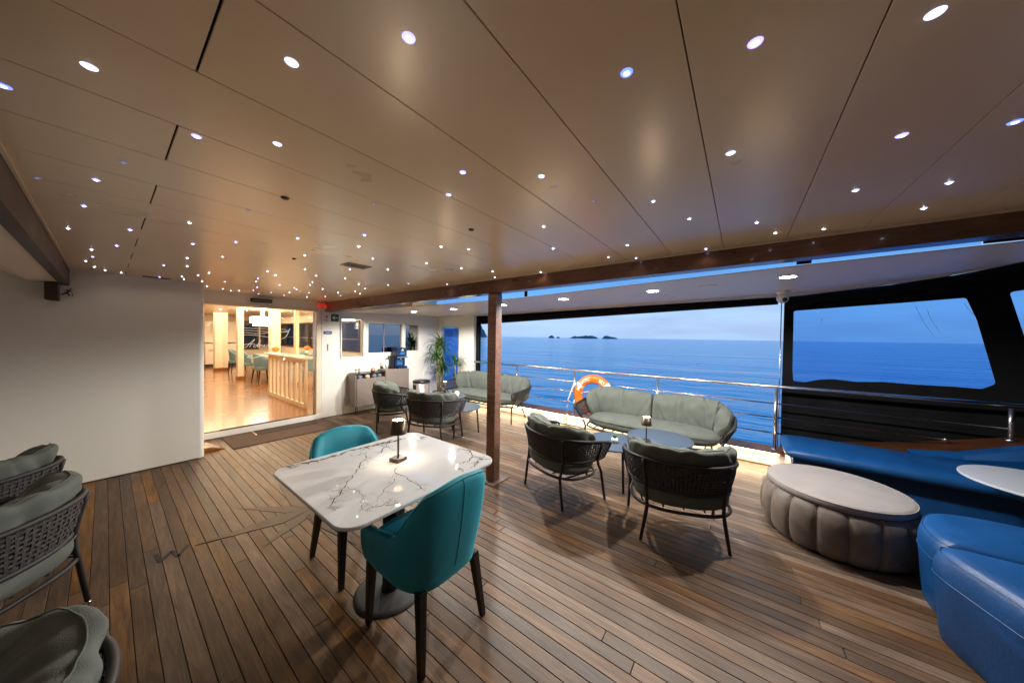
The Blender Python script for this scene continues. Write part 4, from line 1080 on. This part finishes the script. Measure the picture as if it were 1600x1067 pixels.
dup(ch, (-.59, 3.82, 0), radians(135), 'shadowed woven armchair farthest back on the left, against the white wall')
dup(ch2, (-.47, 2.92, 0), radians(140), 'shadowed woven armchair on the left between two others, rim and rear leg showing')
dup(ch, (-.36, 1.32, 0), radians(165), 'shadowed woven armchair in the bottom left corner, only its cushion showing')
GS = 'woven rope sofas along the rail'
sf = lounge('rope_sofa', 'long sage cushioned woven sofa in front of the life ring', 'sofa', .95, .42, 5.0, .27, 2, GS, seed=4)
sf.location = (4.32, .98, 0); sf.rotation_euler.z = radians(180)
sf2 = lounge('rope_sofa', 'long sage cushioned woven sofa behind the pillar, near the plants', 'sofa', .98, .42, 5.0, .27, 2, GS, seed=6)
sf2.location = (4.50, 4.08, 0); sf2.rotation_euler.z = radians(180)

# low round tables
def round_table(label, x, y, r, h, nleg=3, rot=0):
    t = thing('low_round_table', label, 'side table', (x, y, 0), rot, group='low round tables by the sofas')
    part('tabletop', MB().lathe([(r - .006, h - .018), (r, h - .014), (r, h - .004), (r - .004, h)], 56), M_bluetab, t, True).data.polygons.foreach_set('use_smooth', [False] * (56 * 3 + 2))
    for k in range(nleg):
        a = 2 * pi * k / nleg
        part('leg', MB().tube([((r - .06) * cos(a), (r - .06) * sin(a), h - .018), ((r - .03) * cos(a), (r - .03) * sin(a), 0)], [.015, .012], 8), M_blackmetal, t, True)
    return t
round_table('low round slate table with a potted succulent, in front of the near sofa', 3.34, 1.10, .315, .435, rot=radians(220))
round_table('higher round slate table carrying a lamp, overlapping its lower neighbour', 3.66, .70, .33, .475, rot=radians(60))
round_table('round slate table with a lamp and candle, at the far seating group', 3.72, 4.22, .32, .475)
round_table('round slate table beside the far armchair, half hidden', 3.42, 3.55, .30, .435, rot=radians(200))

# table lamps
def lamp(label, x, y, z, s=1.0, rz=0):
    t = thing('table_lamp', label, 'table lamp', (x, y, z), rz, group='cordless table lamps')
    part('base', MB().box(-.038 * s, .038 * s, -.038 * s, .038 * s, 0, .022 * s), M_bronze, t, bevel=.002)
    part('stem', MB().tube([(0, 0, .0215 * s), (0, 0, .20 * s)], .0065 * s, 10), M_bronze, t, True)
    h0, h1 = .175 * s, .265 * s
    sh = part('shade', MB().lathe([(.052 * s, h0), (.041 * s, h1), (.038 * s, h1), (.049 * s, h0 + .001)], 36, cap=False), M_bronze if s == 1 else M_blackmetal, t, True)
    part('led_disc', MB().lathe([(.030 * s, h1 - .018), (.028 * s, h1 - .014)], 24), M_lampled, t)
    for k in range(8):
        a = 2 * pi * k / 8
        part('led', MB().lathe([(.006 * s, h1 - .0138), (.005 * s, h1 - .006), (.002 * s, h1 - .003)], 8, (.030 * s * cos(a), .030 * s * sin(a))), M_lampled, t, True)
    l = bpy.data.lights.new('lamp_glow', 'POINT'); l.energy = P_LAMP * s; l.color = (1, .78, .52); l.shadow_soft_size = .02
    lo = bpy.data.objects.new('lamp_glow', l); COL.objects.link(lo); lo.parent = t; lo.location = (0, 0, h1 - .04)
    l2 = bpy.data.lights.new('lamp_upglow', 'POINT'); l2.energy = P_LAMP * 2.2; l2.color = (1, .72, .45); l2.shadow_soft_size = .02
    lo = bpy.data.objects.new('lamp_upglow', l2); COL.objects.link(lo); lo.parent = t; lo.location = (0, 0, h1 + .004)
    return t
lamp('bronze table lamp standing on the white marble table', 1.125, 1.745, .7555, 1.0, .2)
lamp('black table lamp on the higher slate table by the near sofa', 3.42, .78, .476, 1.0, .3)
lamp('black table lamp on the far slate table near the plants', 3.66, 4.24, .476, .99)
t = thing('potted_succulent', 'tiny green succulent in a round white pot on the low slate table', 'plant', (3.30, 1.07, .4355))
part('pot', MB().lathe([(.022, 0), (.034, .012), (.037, .03), (.031, .05), (.026, .05), (.024, .044)], 24), M_whiteplastic, t, True)
le = MB()
for k in range(22):
    a = k * 2.4; r = .004 + .001 * k; 
    le.tube([(r * .4 * cos(a), r * .4 * sin(a), .045), (r * cos(a), r * sin(a), .07 + .01 * random.random()), (r * 1.3 * cos(a), r * 1.3 * sin(a), .078)], [.004, .005, .001], 5)
part('leaves', le, M_leaf, t, True, stuff=True)
t = thing('candle_glass', 'small glowing candle glass on the far slate table', 'candle', (3.84, 4.12, .4755))
part('glass', MB().lathe([(.03, 0), (.038, .02), (.038, .05), (.03, .07)], 20), mat('candle_glow', (1, .95, .9), .3, emis=(1, .8, .65), est=1.6), t, True)

# ------------------------------------------------------------------ marble dining table
mt = thing('marble_table', 'white marble dining table with rounded corners and grey veins', 'dining table', (0, 0, 0))
TX0, TX1, TY0, TY1 = .572, 1.555, 1.265, 2.20
mt.location = ((TX0 + TX1) / 2, (TY0 + TY1) / 2, 0); ox_, oy_ = mt.location.x, mt.location.y
out = [(x - ox_, y - oy_) for x, y in rrect(TX0, TX1, TY0, TY1, .10, 10)]
o = part('tabletop', MB().prism(out, .737, .7545), M_marble, mt, bevel=.005, seg=3)
VEINS = [[(0.638,2.187),(0.733,2.165),(0.818,2.136),(0.939,2.129),(1.103,2.144),(1.185,2.109),(1.274,2.113),(1.395,2.086),(1.471,2.019),(1.540,1.985)],[(1.046,1.997),(0.974,1.909),(0.915,1.824),(0.838,1.749),(0.789,1.707),(0.763,1.666),(0.714,1.615),(0.681,1.584),(0.644,1.541),(0.63,1.521)],[(0.775,1.676),(0.777,1.591),(0.775,1.517),(0.775,1.476)],[(0.978,2.08),(1.007,2.027),(1.052,2.008),(1.094,2.053)],[(1.266,2.1),(1.213,2.031),(1.167,2.004),(1.121,1.942)],[(1.197,2.094),(1.211,2.026),(1.21,1.972)],[(1.545,1.656),(1.530,1.539),(1.545,1.503)],[(1.530,1.539),(1.476,1.43),(1.401,1.381),(1.354,1.406),(1.263,1.407)],[(1.354,1.406),(1.291,1.388),(1.293,1.354),(1.239,1.332)],[(1.476,1.43),(1.474,1.342),(1.516,1.303)],[(1.45,1.355),(1.418,1.326),(1.364,1.297)],[(1.291,1.388),(1.269,1.295)],[(1.057,1.678),(1.015,1.583),(1.02,1.496),(1.01,1.406),(1.005,1.352),(1.001,1.288)],[(1.015,1.583),(0.968,1.534),(0.906,1.487),(0.812,1.429),(0.782,1.387)],[(0.711,1.365),(0.738,1.367),(0.771,1.344),(0.809,1.314),(0.85,1.311)],[(0.762,1.491),(0.726,1.419),(0.711,1.365)],[(0.853,1.316),(0.821,1.299),(0.78,1.278)]]
vm = [MB(), MB()]; rv = random.Random(5)
def vein(P, w, depth, mb, zt):
    P = [Vector(p) for p in P]
    for lv in range(3):
        Q = [P[0]]
        for a, b in zip(P[:-1], P[1:]):
            d = b - a; n = Vector((-d.y, d.x)); Q += [(a + b) / 2 + n * rv.uniform(-.16, .16), b]
        P = Q
    N = len(P); rows = []
    for i, p in enumerate(P):
        d = (P[min(i + 1, N - 1)] - P[max(i - 1, 0)]).normalized(); n = Vector((-d.y, d.x))
        ww = w * (.25 + 1.1 * rv.random() ** 1.5) * min(1, .25 + i / 4, .2 + (N - 1 - i) / 5)
        rows.append([(p.x + n.x * ww - ox_, p.y + n.y * ww - oy_, zt), (p.x - n.x * ww - ox_, p.y - n.y * ww - oy_, zt)])
        if depth > 0 and rv.random() < .16:
            ang = rv.choice((-1, 1)) * rv.uniform(.5, 1.3); dd = Matrix.Rotation(ang, 2) @ d; L = rv.uniform(.015, .07)
            q = p + dd * L
            if TX0 + .02 < q.x < TX1 - .02 and TY0 + .02 < q.y < TY1 - .02: vein([p, p + dd * L * .5, q], w * .5, depth - 1, mb, zt)
    mb.grid(rows)
WID = [.011, .0034, .0015, .002, .004, .004, .005, .005, .006, .005, .005, .003, .003, .0014, .0025, .0012, .002]
for i, v in enumerate(VEINS): vein(v, WID[i], 2, vm[0], .75485 + i * .000004)
vein([(.60, 2.165), (.73, 2.15), (.9, 2.12), (1.0, 2.13)], .004, 0, vm[1], .7547); vein([(.85, 1.83), (.98, 1.80), (1.03, 1.78)], .002, 0, vm[1], .7547); vein([(1.0, 1.95), (1.15, 1.86), (1.3, 1.62)], .0012, 0, vm[1], .7547)
part('marble_veining', vm[0], M_vein, o, stuff=True); part('ochre_veining', vm[1], M_vein2, o, stuff=True)
part('under_frame', MB().box(-.28, .28, -.28, .28, .722, .7365), M_blackmetal, mt, bevel=.003)
part('pedestal', MB().lathe([(.05, .0175), (.045, .05), (.045, .7215)], 32, (-.02, -.04)), M_blackmetal, mt, True)
part('foot_disc', MB().lathe([(.20, .001), (.20, .006), (.17, .012), (.06, .018)], 48, (-.02, -.04)), M_blackmetal, mt, True)

# teal tub chairs
def tub_chair(label, x, y, rz):
    t = thing('tub_chair', label, 'chair', (x, y, 0), rz, group='teal velvet tub chairs')
    Wd, Dp, FR = .262, .262, .235
    at, LL = plan_path(Wd, Dp, 3.1, FR)
    def topz(s):
        a = abs(s)
        if a < .26: return .855 - .03 * (a / .26) ** 2
        if a < .60:
            q = (a - .26) / .34; q = q * q * (3 - 2 * q); return .825 - .245 * q
        return .58 - .055 * (a - .60) / .40
    N = 84; rows = []
    for i in range(N + 1):
        s = -1 + 2 * i / N; p, d = at(s); n = Vector((-d.y, d.x, 0)).normalized(); tz = topz(s)
        row = []
        base = .345
        for (v, off) in ((0, 0), (.12, .02), (.3, .03), (.5, .033), (.7, .03), (.85, .024), (.95, .018), (1.0, .005)):
            sc = .80 + .22 * min(1, v * (tz - base) / .45) ** .8
            q = Vector((p.x * sc if p.x < 0 else p.x * (.9 + .1 * v), p.y * (.86 + .14 * min(1, v * (tz - base) / .35)), 0)) + n * off * .5
            row.append(Vector((q.x - (.035 * max(0, v * (tz - base) - .1) if p.x < 0 else 0), q.y, base + (tz - base) * v)))
        topo = row[-1].copy(); 
        row[-1] = topo - n * .004 + Vector((0, 0, .0))
        row.append(topo - n * .022 + Vector((0, 0, .010)))
        row.append(topo - n * .045 + Vector((0, 0, -.001)))
        for k in range(1, 5):
            zz = tz - .012 - (tz - .42) * k / 4; b = topo - n * (.058 + .004 * sin(k)); row.append(Vector((b.x + (.02 * k / 4 if p.x < 0 else 0), b.y * (1 - .05 * k / 4), zz)))
        rows.append(row)
    mb = MB(); mb.grid(rows); K = len(rows[0]); mb.f.append(tuple(range(K))); mb.f.append(tuple(range(N * K, N * K + K))[::-1])
    o = part('shell', mb, M_velvet, t, True)
    pp = [r[7] + Vector((0, 0, .002)) for r in rows]
    part('piping', MB().tube(pp, .0042, 6), M_velvet, o, True)
    for i_ in (0, N): part('piping', MB().tube(rows[i_][1:8], .0035, 6), M_velvet, o, True)
    sm_ = [r for k, r in enumerate(rows) if k == N // 2][0]
    part('back_seam', MB().tube([q + Vector((-.001, 0, 0)) for q in sm_[:8]], .0018, 5), M_velvet, o, True)
    # seat cushion
    rows = []; NR = 48
    def pl(a, sc, zz):
        c, s_ = cos(a), sin(a); return Vector((.015 + .245 * sc * (1 if c > 0 else -1) * abs(c) ** .6, .232 * sc * (1 if s_ > 0 else -1) * abs(s_) ** .6, zz))
    for sc, zz in ((.01, .335), (.9, .335), (.98, .35), (1, .40), (1, .455), (.98, .478), (.9, .492), (.5, .502), (.01, .504)): rows.append([pl(2 * pi * i / NR, sc, zz) for i in range(NR)])
    part('seat', MB().grid(rows, cu=True), M_velvet, t, True)
    for sx_, sy_ in ((1, 1), (1, -1), (-1, 1), (-1, -1)):
        x_, y_ = (.205, .20 * sy_) if sx_ > 0 else (-.185, .175 * sy_)
        xf, yf = (.215, .21 * sy_) if sx_ > 0 else (-.235, .205 * sy_)
        a, b = .022, .0145
        mb = MB(); mb.add([(xf - b, yf - b, .003), (xf + b, yf - b, .003), (xf + b, yf + b, .003), (xf - b, yf + b, .003), (x_ - a, y_ - a, .36), (x_ + a, y_ - a, .36), (x_ + a, y_ + a, .36), (x_ - a, y_ + a, .36)],
                          [(0, 3, 2, 1), (4, 5, 6, 7), (0, 1, 5, 4), (1, 2, 6, 5), (2, 3, 7, 6), (3, 0, 4, 7)])
        lg = part('leg', mb, M_legs, t, bevel=.003)
        part('glide', MB().lathe([(.010, .0), (.010, .0028)], 10, (xf, yf)), M_steel, lg)
    return t
tc1 = tub_chair('teal velvet tub chair with its back to us, near side of the marble table', 1.06, 1.365, radians(90))
tc2 = dup(tc1, (1.07, 2.14, 0), radians(-90), 'teal velvet tub chair on the far side of the marble table')

# ------------------------------------------------------------------ oval ottoman
ot = thing('channel_ottoman', 'large round taupe velvet ottoman with vertical channels and a suede top', 'ottoman', (3.50, -.62, 0))
NCH = 17; PR = [(.40, .015), (.425, .04), (.445, .10), (.452, .18), (.447, .26), (.432, .33), (.40, .362)]
cm = None
for k in range(NCH):
    if cm is None:
        rows = []
        for r, zz in PR:
            row = []
            for i in range(11):
                t_ = i / 10; a = (t_ - .5) * 2 * pi / NCH
                rr_ = r - .012 + .020 * (1 - abs(2 * t_ - 1) ** 2.4) ** .5 if 0 < t_ < 1 else r - .012
                row.append((rr_ * cos(a), rr_ * sin(a), zz))
            rows.append(row)
        cm = MB().grid(rows).mesh('channel_panel', M_velvetgrey, True)
    link('channel_panel', cm, ot, rz=2 * pi * k / NCH)
part('core', MB().lathe([(.37, .004), (.39, .02), (.41, .2), (.39, .35), (.36, .362)], 48), M_velvetgrey, ot, True)
part('top_pad', MB().lathe([(.38, .363), (.405, .366), (.412, .378), (.413, .402), (.405, .414), (.385, .420), (.2, .423), (.005, .424)], 64), M_suede, ot, True)
part('top_piping', MB().tube([(.4085 * cos(2 * pi * i / 72), .4085 * sin(2 * pi * i / 72), .4115) for i in range(72)], .0035, 6, closed=True), M_suede, ot, True)

# ------------------------------------------------------------------ blue banquette along the rail
bq = thing('blue_banquette', 'long dark blue vinyl banquette under the railing at the aft corner', 'banquette')
sec = [(4.30, .33), (4.245, .345), (4.225, .38), (4.235, .42), (4.27, .447), (4.36, .457), (4.7, .457), (4.9, .452), (4.93, .43), (4.93, .33)]
rows = []
for i, yy in enumerate([-.385, -.40, -.44, -.52, -.7, -1.0, -1.4, -1.9, -2.4, -2.95]):
    k = [0.25, .6, .85, .97, 1, 1, 1, 1, 1, 1][i]
    rows.append([(4.62 + (x - 4.62) * (k * .3 + .7 if True else 1), yy, .39 + (z_ - .39) * k) for x, z_ in sec])
mb = MB(); mb.grid(rows, cu=True); mb.f.append(tuple(range(10))); o = part('seat_cushion', mb, M_bluevinyl, bq, True); sb = o.modifiers.new('sub', 'SUBSURF'); sb.levels = 1; sb.render_levels = 2
part('base', MB().box(4.33, 4.96, -2.95, -.46, .004, .329), M_bluevinyl, bq, bevel=.01)
part('end_panel', MB().box(4.36, 4.9, -.459, -.449, .004, .30), M_trim, bq, bevel=.003)
mb = MB(); A_ = [(-1.40, .458), (-1.7, .50), (-2.1, .66), (-2.95, .93)]
rows = [[(4.84, y, .44), (4.85 - .02, y, (.44 + zz) / 2), (4.87, y, zz - .015), (4.90, y, zz), (5.0, y, zz), (5.0, y, .44)] for y, zz in A_]
mb.grid(rows, cu=True); mb.f.append((0, 1, 2, 3, 4, 5)); part('backrest', mb, M_bluevinyl, bq, bevel=.008)
t = thing('sloping_coaming', 'varnished brown coaming rising aft behind the blue banquette', 'coaming')
mb = MB(); A_ = [(-.66, .30), (-1.2, .40), (-1.6, .50), (-2.1, .645), (-2.95, .92)]
rows = [[(5.02, y, .05), (5.02, y, zz - .03), (5.0, y, zz - .03), (5.0, y, zz), (5.30, y, zz), (5.30, y, .05)] for y, zz in A_]
mb.grid(rows, cu=True); mb.f.append((0, 1, 2, 3, 4, 5)); part('coaming_board', mb, M_darkwood, t)

# blue curved seats, bottom right
def blob_seat(name, label, outline, h, r, grp):
    t = thing(name, label, 'pouf', group=grp)
    P = [Vector(p) for p in smooth_path([(a, b, 0) for a, b in outline], 8, True)]
    c = sum(P, Vector()) / len(P)
    rows = []
    for sc, zz in ((.93, .005), (.95, .05), (.985, h - .20), (1.0, h - .14), (1.002, h - .10), (.995, h - .07), (.98, h - .045), (.955, h - .024), (.92, h - .010), (.87, h - .002), (.7, h + .003), (.4, h + .006), (.01, h + .008)):
        rows.append([c + (p - c) * sc + Vector((0, 0, zz)) for p in P])
    o = part('upholstery', MB().grid(rows, cu=True), M_bluevinyl, t, True)
    part('piping', MB().tube([c + (p - c) * .957 + Vector((0, 0, h - .022)) for p in P], .0035, 6, closed=True), M_bluevinyl, o, True)
    part('lower_seam', MB().tube([c + (p - c) * 1.001 + Vector((0, 0, h - .14)) for p in P], .003, 6, closed=True), M_bluevinyl, o, True)
    return t
blob_seat('blue_pouf', 'dark blue vinyl corner seat nearest the bottom right corner of the deck', [(2.70, -.86), (2.755, -.95), (2.76, -1.4), (2.74, -1.75), (2.3, -1.8), (1.9, -1.75), (1.85, -1.3), (2.0, -1.12), (2.22, -1.0), (2.45, -.91), (2.6, -.86)], .475, .05, 'dark blue vinyl seats')
blob_seat('blue_pouf', 'dark blue vinyl seat with rounded end, between the ottoman and the nearer blue seat', [(2.82, -.92), (2.79, -1.0), (2.785, -1.4), (2.80, -1.7), (3.05, -1.75), (3.32, -1.65), (3.37, -1.35), (3.30, -1.05), (3.12, -.93), (2.95, -.90)], .455, .05, 'dark blue vinyl seats')
t = thing('white_round_table', 'pale round table with thin edge between the blue seats', 'table', (3.82, -1.72, 0))
part('tabletop', MB().lathe([(.385, .583), (.39, .587), (.39, .597), (.386, .600)], 64), M_greytab, t)
part('pedestal', MB().tube([(0, 0, .012), (0, 0, .5825)], .03, 16), M_blackmetal, t, True)
part('foot_disc', MB().lathe([(.2, .001), (.2, .010), (.05, .014)], 40), M_blackmetal, t)
t = thing('napkin_holder', 'small white napkin holder on the pale round table', 'holder', (3.56, -1.72, .6005))
part('holder', MB().box(-.04, .04, -.05, .05, 0, .07), M_whiteplastic, t, bevel=.004); part('napkins', MB().box(-.03, .03, -.04, .04, .0705, .078), M_signw, t)

# ------------------------------------------------------------------ drinks cabinet and things on it
cb = thing('drinks_cabinet', 'taupe drinks cabinet with an open towel shelf against the white wall', 'cabinet', (2.86, 5.86, 0))
part('low_carcass', MB().box(.015, .60, .0, .29, .17, .70), M_cab, cb, bevel=.004)
part('side_panel', MB().box(-.005, .0145, -.004, .29, .17, .785), M_cab, cb, bevel=.002)
part('top_board', MB().box(.015, .60, -.006, .29, .787, .802), M_black, cb, bevel=.002)
part('shelf_back', MB().box(.015, .60, .15, .16, .701, .786), M_dark, cb)
part('door_front', MB().box(.018, .598, -.016, -.001, .175, .698), M_cab, cb, bevel=.003)
part('tall_carcass', MB().box(.6015, 1.16, .0, .29, .17, .835), M_cab, cb, bevel=.004)
part('tall_door', MB().box(.603, 1.157, -.016, -.001, .175, .83), M_cab, cb, bevel=.003)
for x_ in (.05, .12, 1.0, 1.1):
    part('leg', MB().tube([(x_, .03 if x_ in (.05, 1.1) else .24, .17), (x_, .03 if x_ in (.05, 1.1) else .24, 0)], .008, 8), M_blackmetal, cb)
for i, (x_, m__, r_) in enumerate(((.10, M_towel, .038), (.25, M_towelw, .040), (.39, M_towel, .038), (.50, M_towel, .036))):
    t = thing('rolled_towel', ('first grey rolled towel, left of the cream one, in the cabinet shelf', 'cream rolled towel in the cabinet shelf', 'grey rolled towel right of the cream one in the shelf', 'last grey rolled towel at the right end of the shelf')[i], 'towel', (2.86 + x_, 5.87, .7015 + r_))
    part('roll', MB().tube([(0, .01, 0), (0, .13, 0)], r_, 20), m__, t, True)
    sp_ = [(r_ * (.2 + .75 * k / 40) * cos(k * .45), -.001 + .008, r_ * (.2 + .75 * k / 40) * sin(k * .45)) for k in range(41)]
    part('spiral_edge', MB().tube(sp_, .0022, 5), m__, t, True)
def lathe_thing(name, label, cat, x, y, z, prof, m__, pn='body', n=20):
    t = thing(name, label, cat, (x, y, z)); part(pn, MB().lathe(prof, n), m__, t, True); return t
t = lathe_thing('spice_shaker', 'gold topped shaker on the left end of the cabinet', 'shaker', 2.925, 5.98, .8025, [(.016, 0), (.017, .055)], M_towelw)
part('lid', MB().lathe([(.017, .0555), (.016, .085), (.01, .09)], 16), M_brass, t, True)
t = lathe_thing('spice_shaker', 'steel and dark shaker next to the gold topped one', 'shaker', 2.985, 5.98, .8025, [(.017, 0), (.018, .06)], M_towel)
part('lid', MB().lathe([(.018, .0605), (.017, .085), (.01, .092)], 16), M_steel, t, True)
t = lathe_thing('tea_caddy', 'small copper red jar on the cabinet', 'jar', 3.27, 5.99, .8025, [(.04, 0), (.045, .03), (.04, .06), (.02, .075)], M_copper)
part('lid_knob', MB().lathe([(.008, .0755), (.012, .09), (.004, .1)], 12), M_copper, t, True)
t = thing('glass_carafe', 'clear glass carafe on the cabinet beside the copper jar', 'carafe', (3.40, 5.99, .8025))
part('glass', MB().lathe([(.035, 0), (.045, .03), (.04, .08), (.018, .13), (.02, .17)], 20, cap=False), M_glass, t, True)
t = thing('cup_stack', 'tall stack of white paper cups on the cabinet', 'cups', (3.56, 5.97, .8355))
cp = None
for k in range(9):
    if cp is None: cp = MB().lathe([(.026, 0), (.036, .085), (.038, .088), (.036, .091), (.033, .088)], 20).mesh('paper_cup', M_whiteplastic, True)
    link('paper_cup', cp, t, (0, 0, k * .014))
t = thing('coffee_machine', 'dark blue coffee machine with a lit screen on the cabinet', 'coffee machine', (3.87, 5.99, .8355))
part('body', MB().box(-.11, .13, -.02, .14, 0, .45), M_navy, t, bevel=.008)
part('top_panel', MB().box(-.10, .12, -.10, -.0205, .26, .44), M_navy, t, bevel=.006)
part('drip_tray', MB().box(-.10, .12, -.12, -.0205, 0, .05), M_navy, t, bevel=.005)
part('spout_bar', MB().box(-.12, .13, -.115, -.1005, .225, .258), M_steel, t, bevel=.004)
part('spout', MB().tube([(.0, -.07, .225), (.0, -.07, .19)], .02, 10), M_steel, t)
part('screen', MB().box(-.05, .07, -.105, -.1002, .30, .36), M_screen, t)
em = MB(); em.add([(p[0], -.103, p[1]) for p in ((-.02, .385), (.04, .385), (.01, .43))], [(0, 1, 2)]); part('emblem', em, M_signw, t)
part('front_window', MB().box(-.07, .07, -.024, -.0202, .07, .18), M_screen, t)
t = thing('coffee_grinder', 'black bean container between the cups and the coffee machine', 'container', (3.70, 6.03, .8355))
part('container', MB().box(-.05, .05, -.05, .06, 0, .26), M_black, t, bevel=.006); part('lid', MB().box(-.052, .052, -.052, .062, .2605, .275), M_black, t, bevel=.003)
t = thing('waste_bin', 'round steel waste bin with black lid beside the cabinet', 'bin', (4.13, 5.55, 0))
part('bin_body', MB().lathe([(.17, .004), (.175, .02), (.175, .54)], 40), mat('brushed_steel_bin', (.42, .36, .33), .38, .6), t, True)
part('lid', MB().lathe([(.182, .5405), (.185, .55), (.185, .575), (.16, .59), (.005, .592)], 40), M_black, t, True)
part('opening_strip', MB().box(-.18, -.172, -.05, .05, .05, .5), M_black, t)

# plants
def plant(label, x, y, potr, poth, canes, seed):
    t = thing('potted_plant', label, 'plant', (x, y, 0)); rn = random.Random(seed)
    part('pot', MB().lathe([(potr * .78, .002), (potr * .82, .01), (potr, poth - .03), (potr * 1.06, poth - .025), (potr * 1.06, poth), (potr * .95, poth), (potr * .93, poth - .02)], 36, cap=True), M_pot, t, True)
    part('soil', MB().lathe([(potr * .93, poth - .025), (potr * .5, poth - .012), (.004, poth - .01)], 24), M_soil, t, True)
    for (cx, cy, h, nl, ll) in canes:
        part('cane', MB().tube([(cx * .5, cy * .5, poth - .015), (cx * .8, cy * .8, h * .5), (cx, cy, h)], [.022, .018, .014], 8), M_cane, t, True)
        lf = MB()
        for k in range(nl):
            a = rn.uniform(0, 2 * pi); el = rn.uniform(.15, 1.45); L = ll * rn.uniform(.7, 1.15); w = .017
            z0 = h - rn.uniform(0, .10); rows = []
            d = Vector((cos(a), sin(a), 0)); sd = Vector((-sin(a), cos(a), 0))
            for i in range(8):
                q = i / 7; e2 = el - 2.1 * q * q * (1.15 - el / 2.2)
                if i == 0: p = Vector((cx, cy, z0))
                else: p = p + (d * cos(e2) + Vector((0, 0, sin(e2)))) * L / 7
                ww = w * (1 - q) ** .5 * (.5 + min(.5, q * 2))
                rows.append([p - sd * ww + Vector((0, 0, .004)), p, p + sd * ww + Vector((0, 0, .004))])
            lf.grid(rows)
        part('leaf_rosette', lf, M_leaf, t, True)
    return t
plant('tall dracaena in a dark pot between the bin and the blue window', 4.72, 5.66, .155, .25, [(0, 0, 1.32, 90, .42), (-.05, .04, 1.05, 80, .42), (.05, -.05, .80, 80, .4), (-.03, -.04, 1.45, 14, .30)], 3)
plant('smaller drooping dracaena in front of the blue window', 4.93, 5.36, .10, .20, [(0, 0, .95, 46, .32), (.03, .02, .6, 26, .26)], 8)
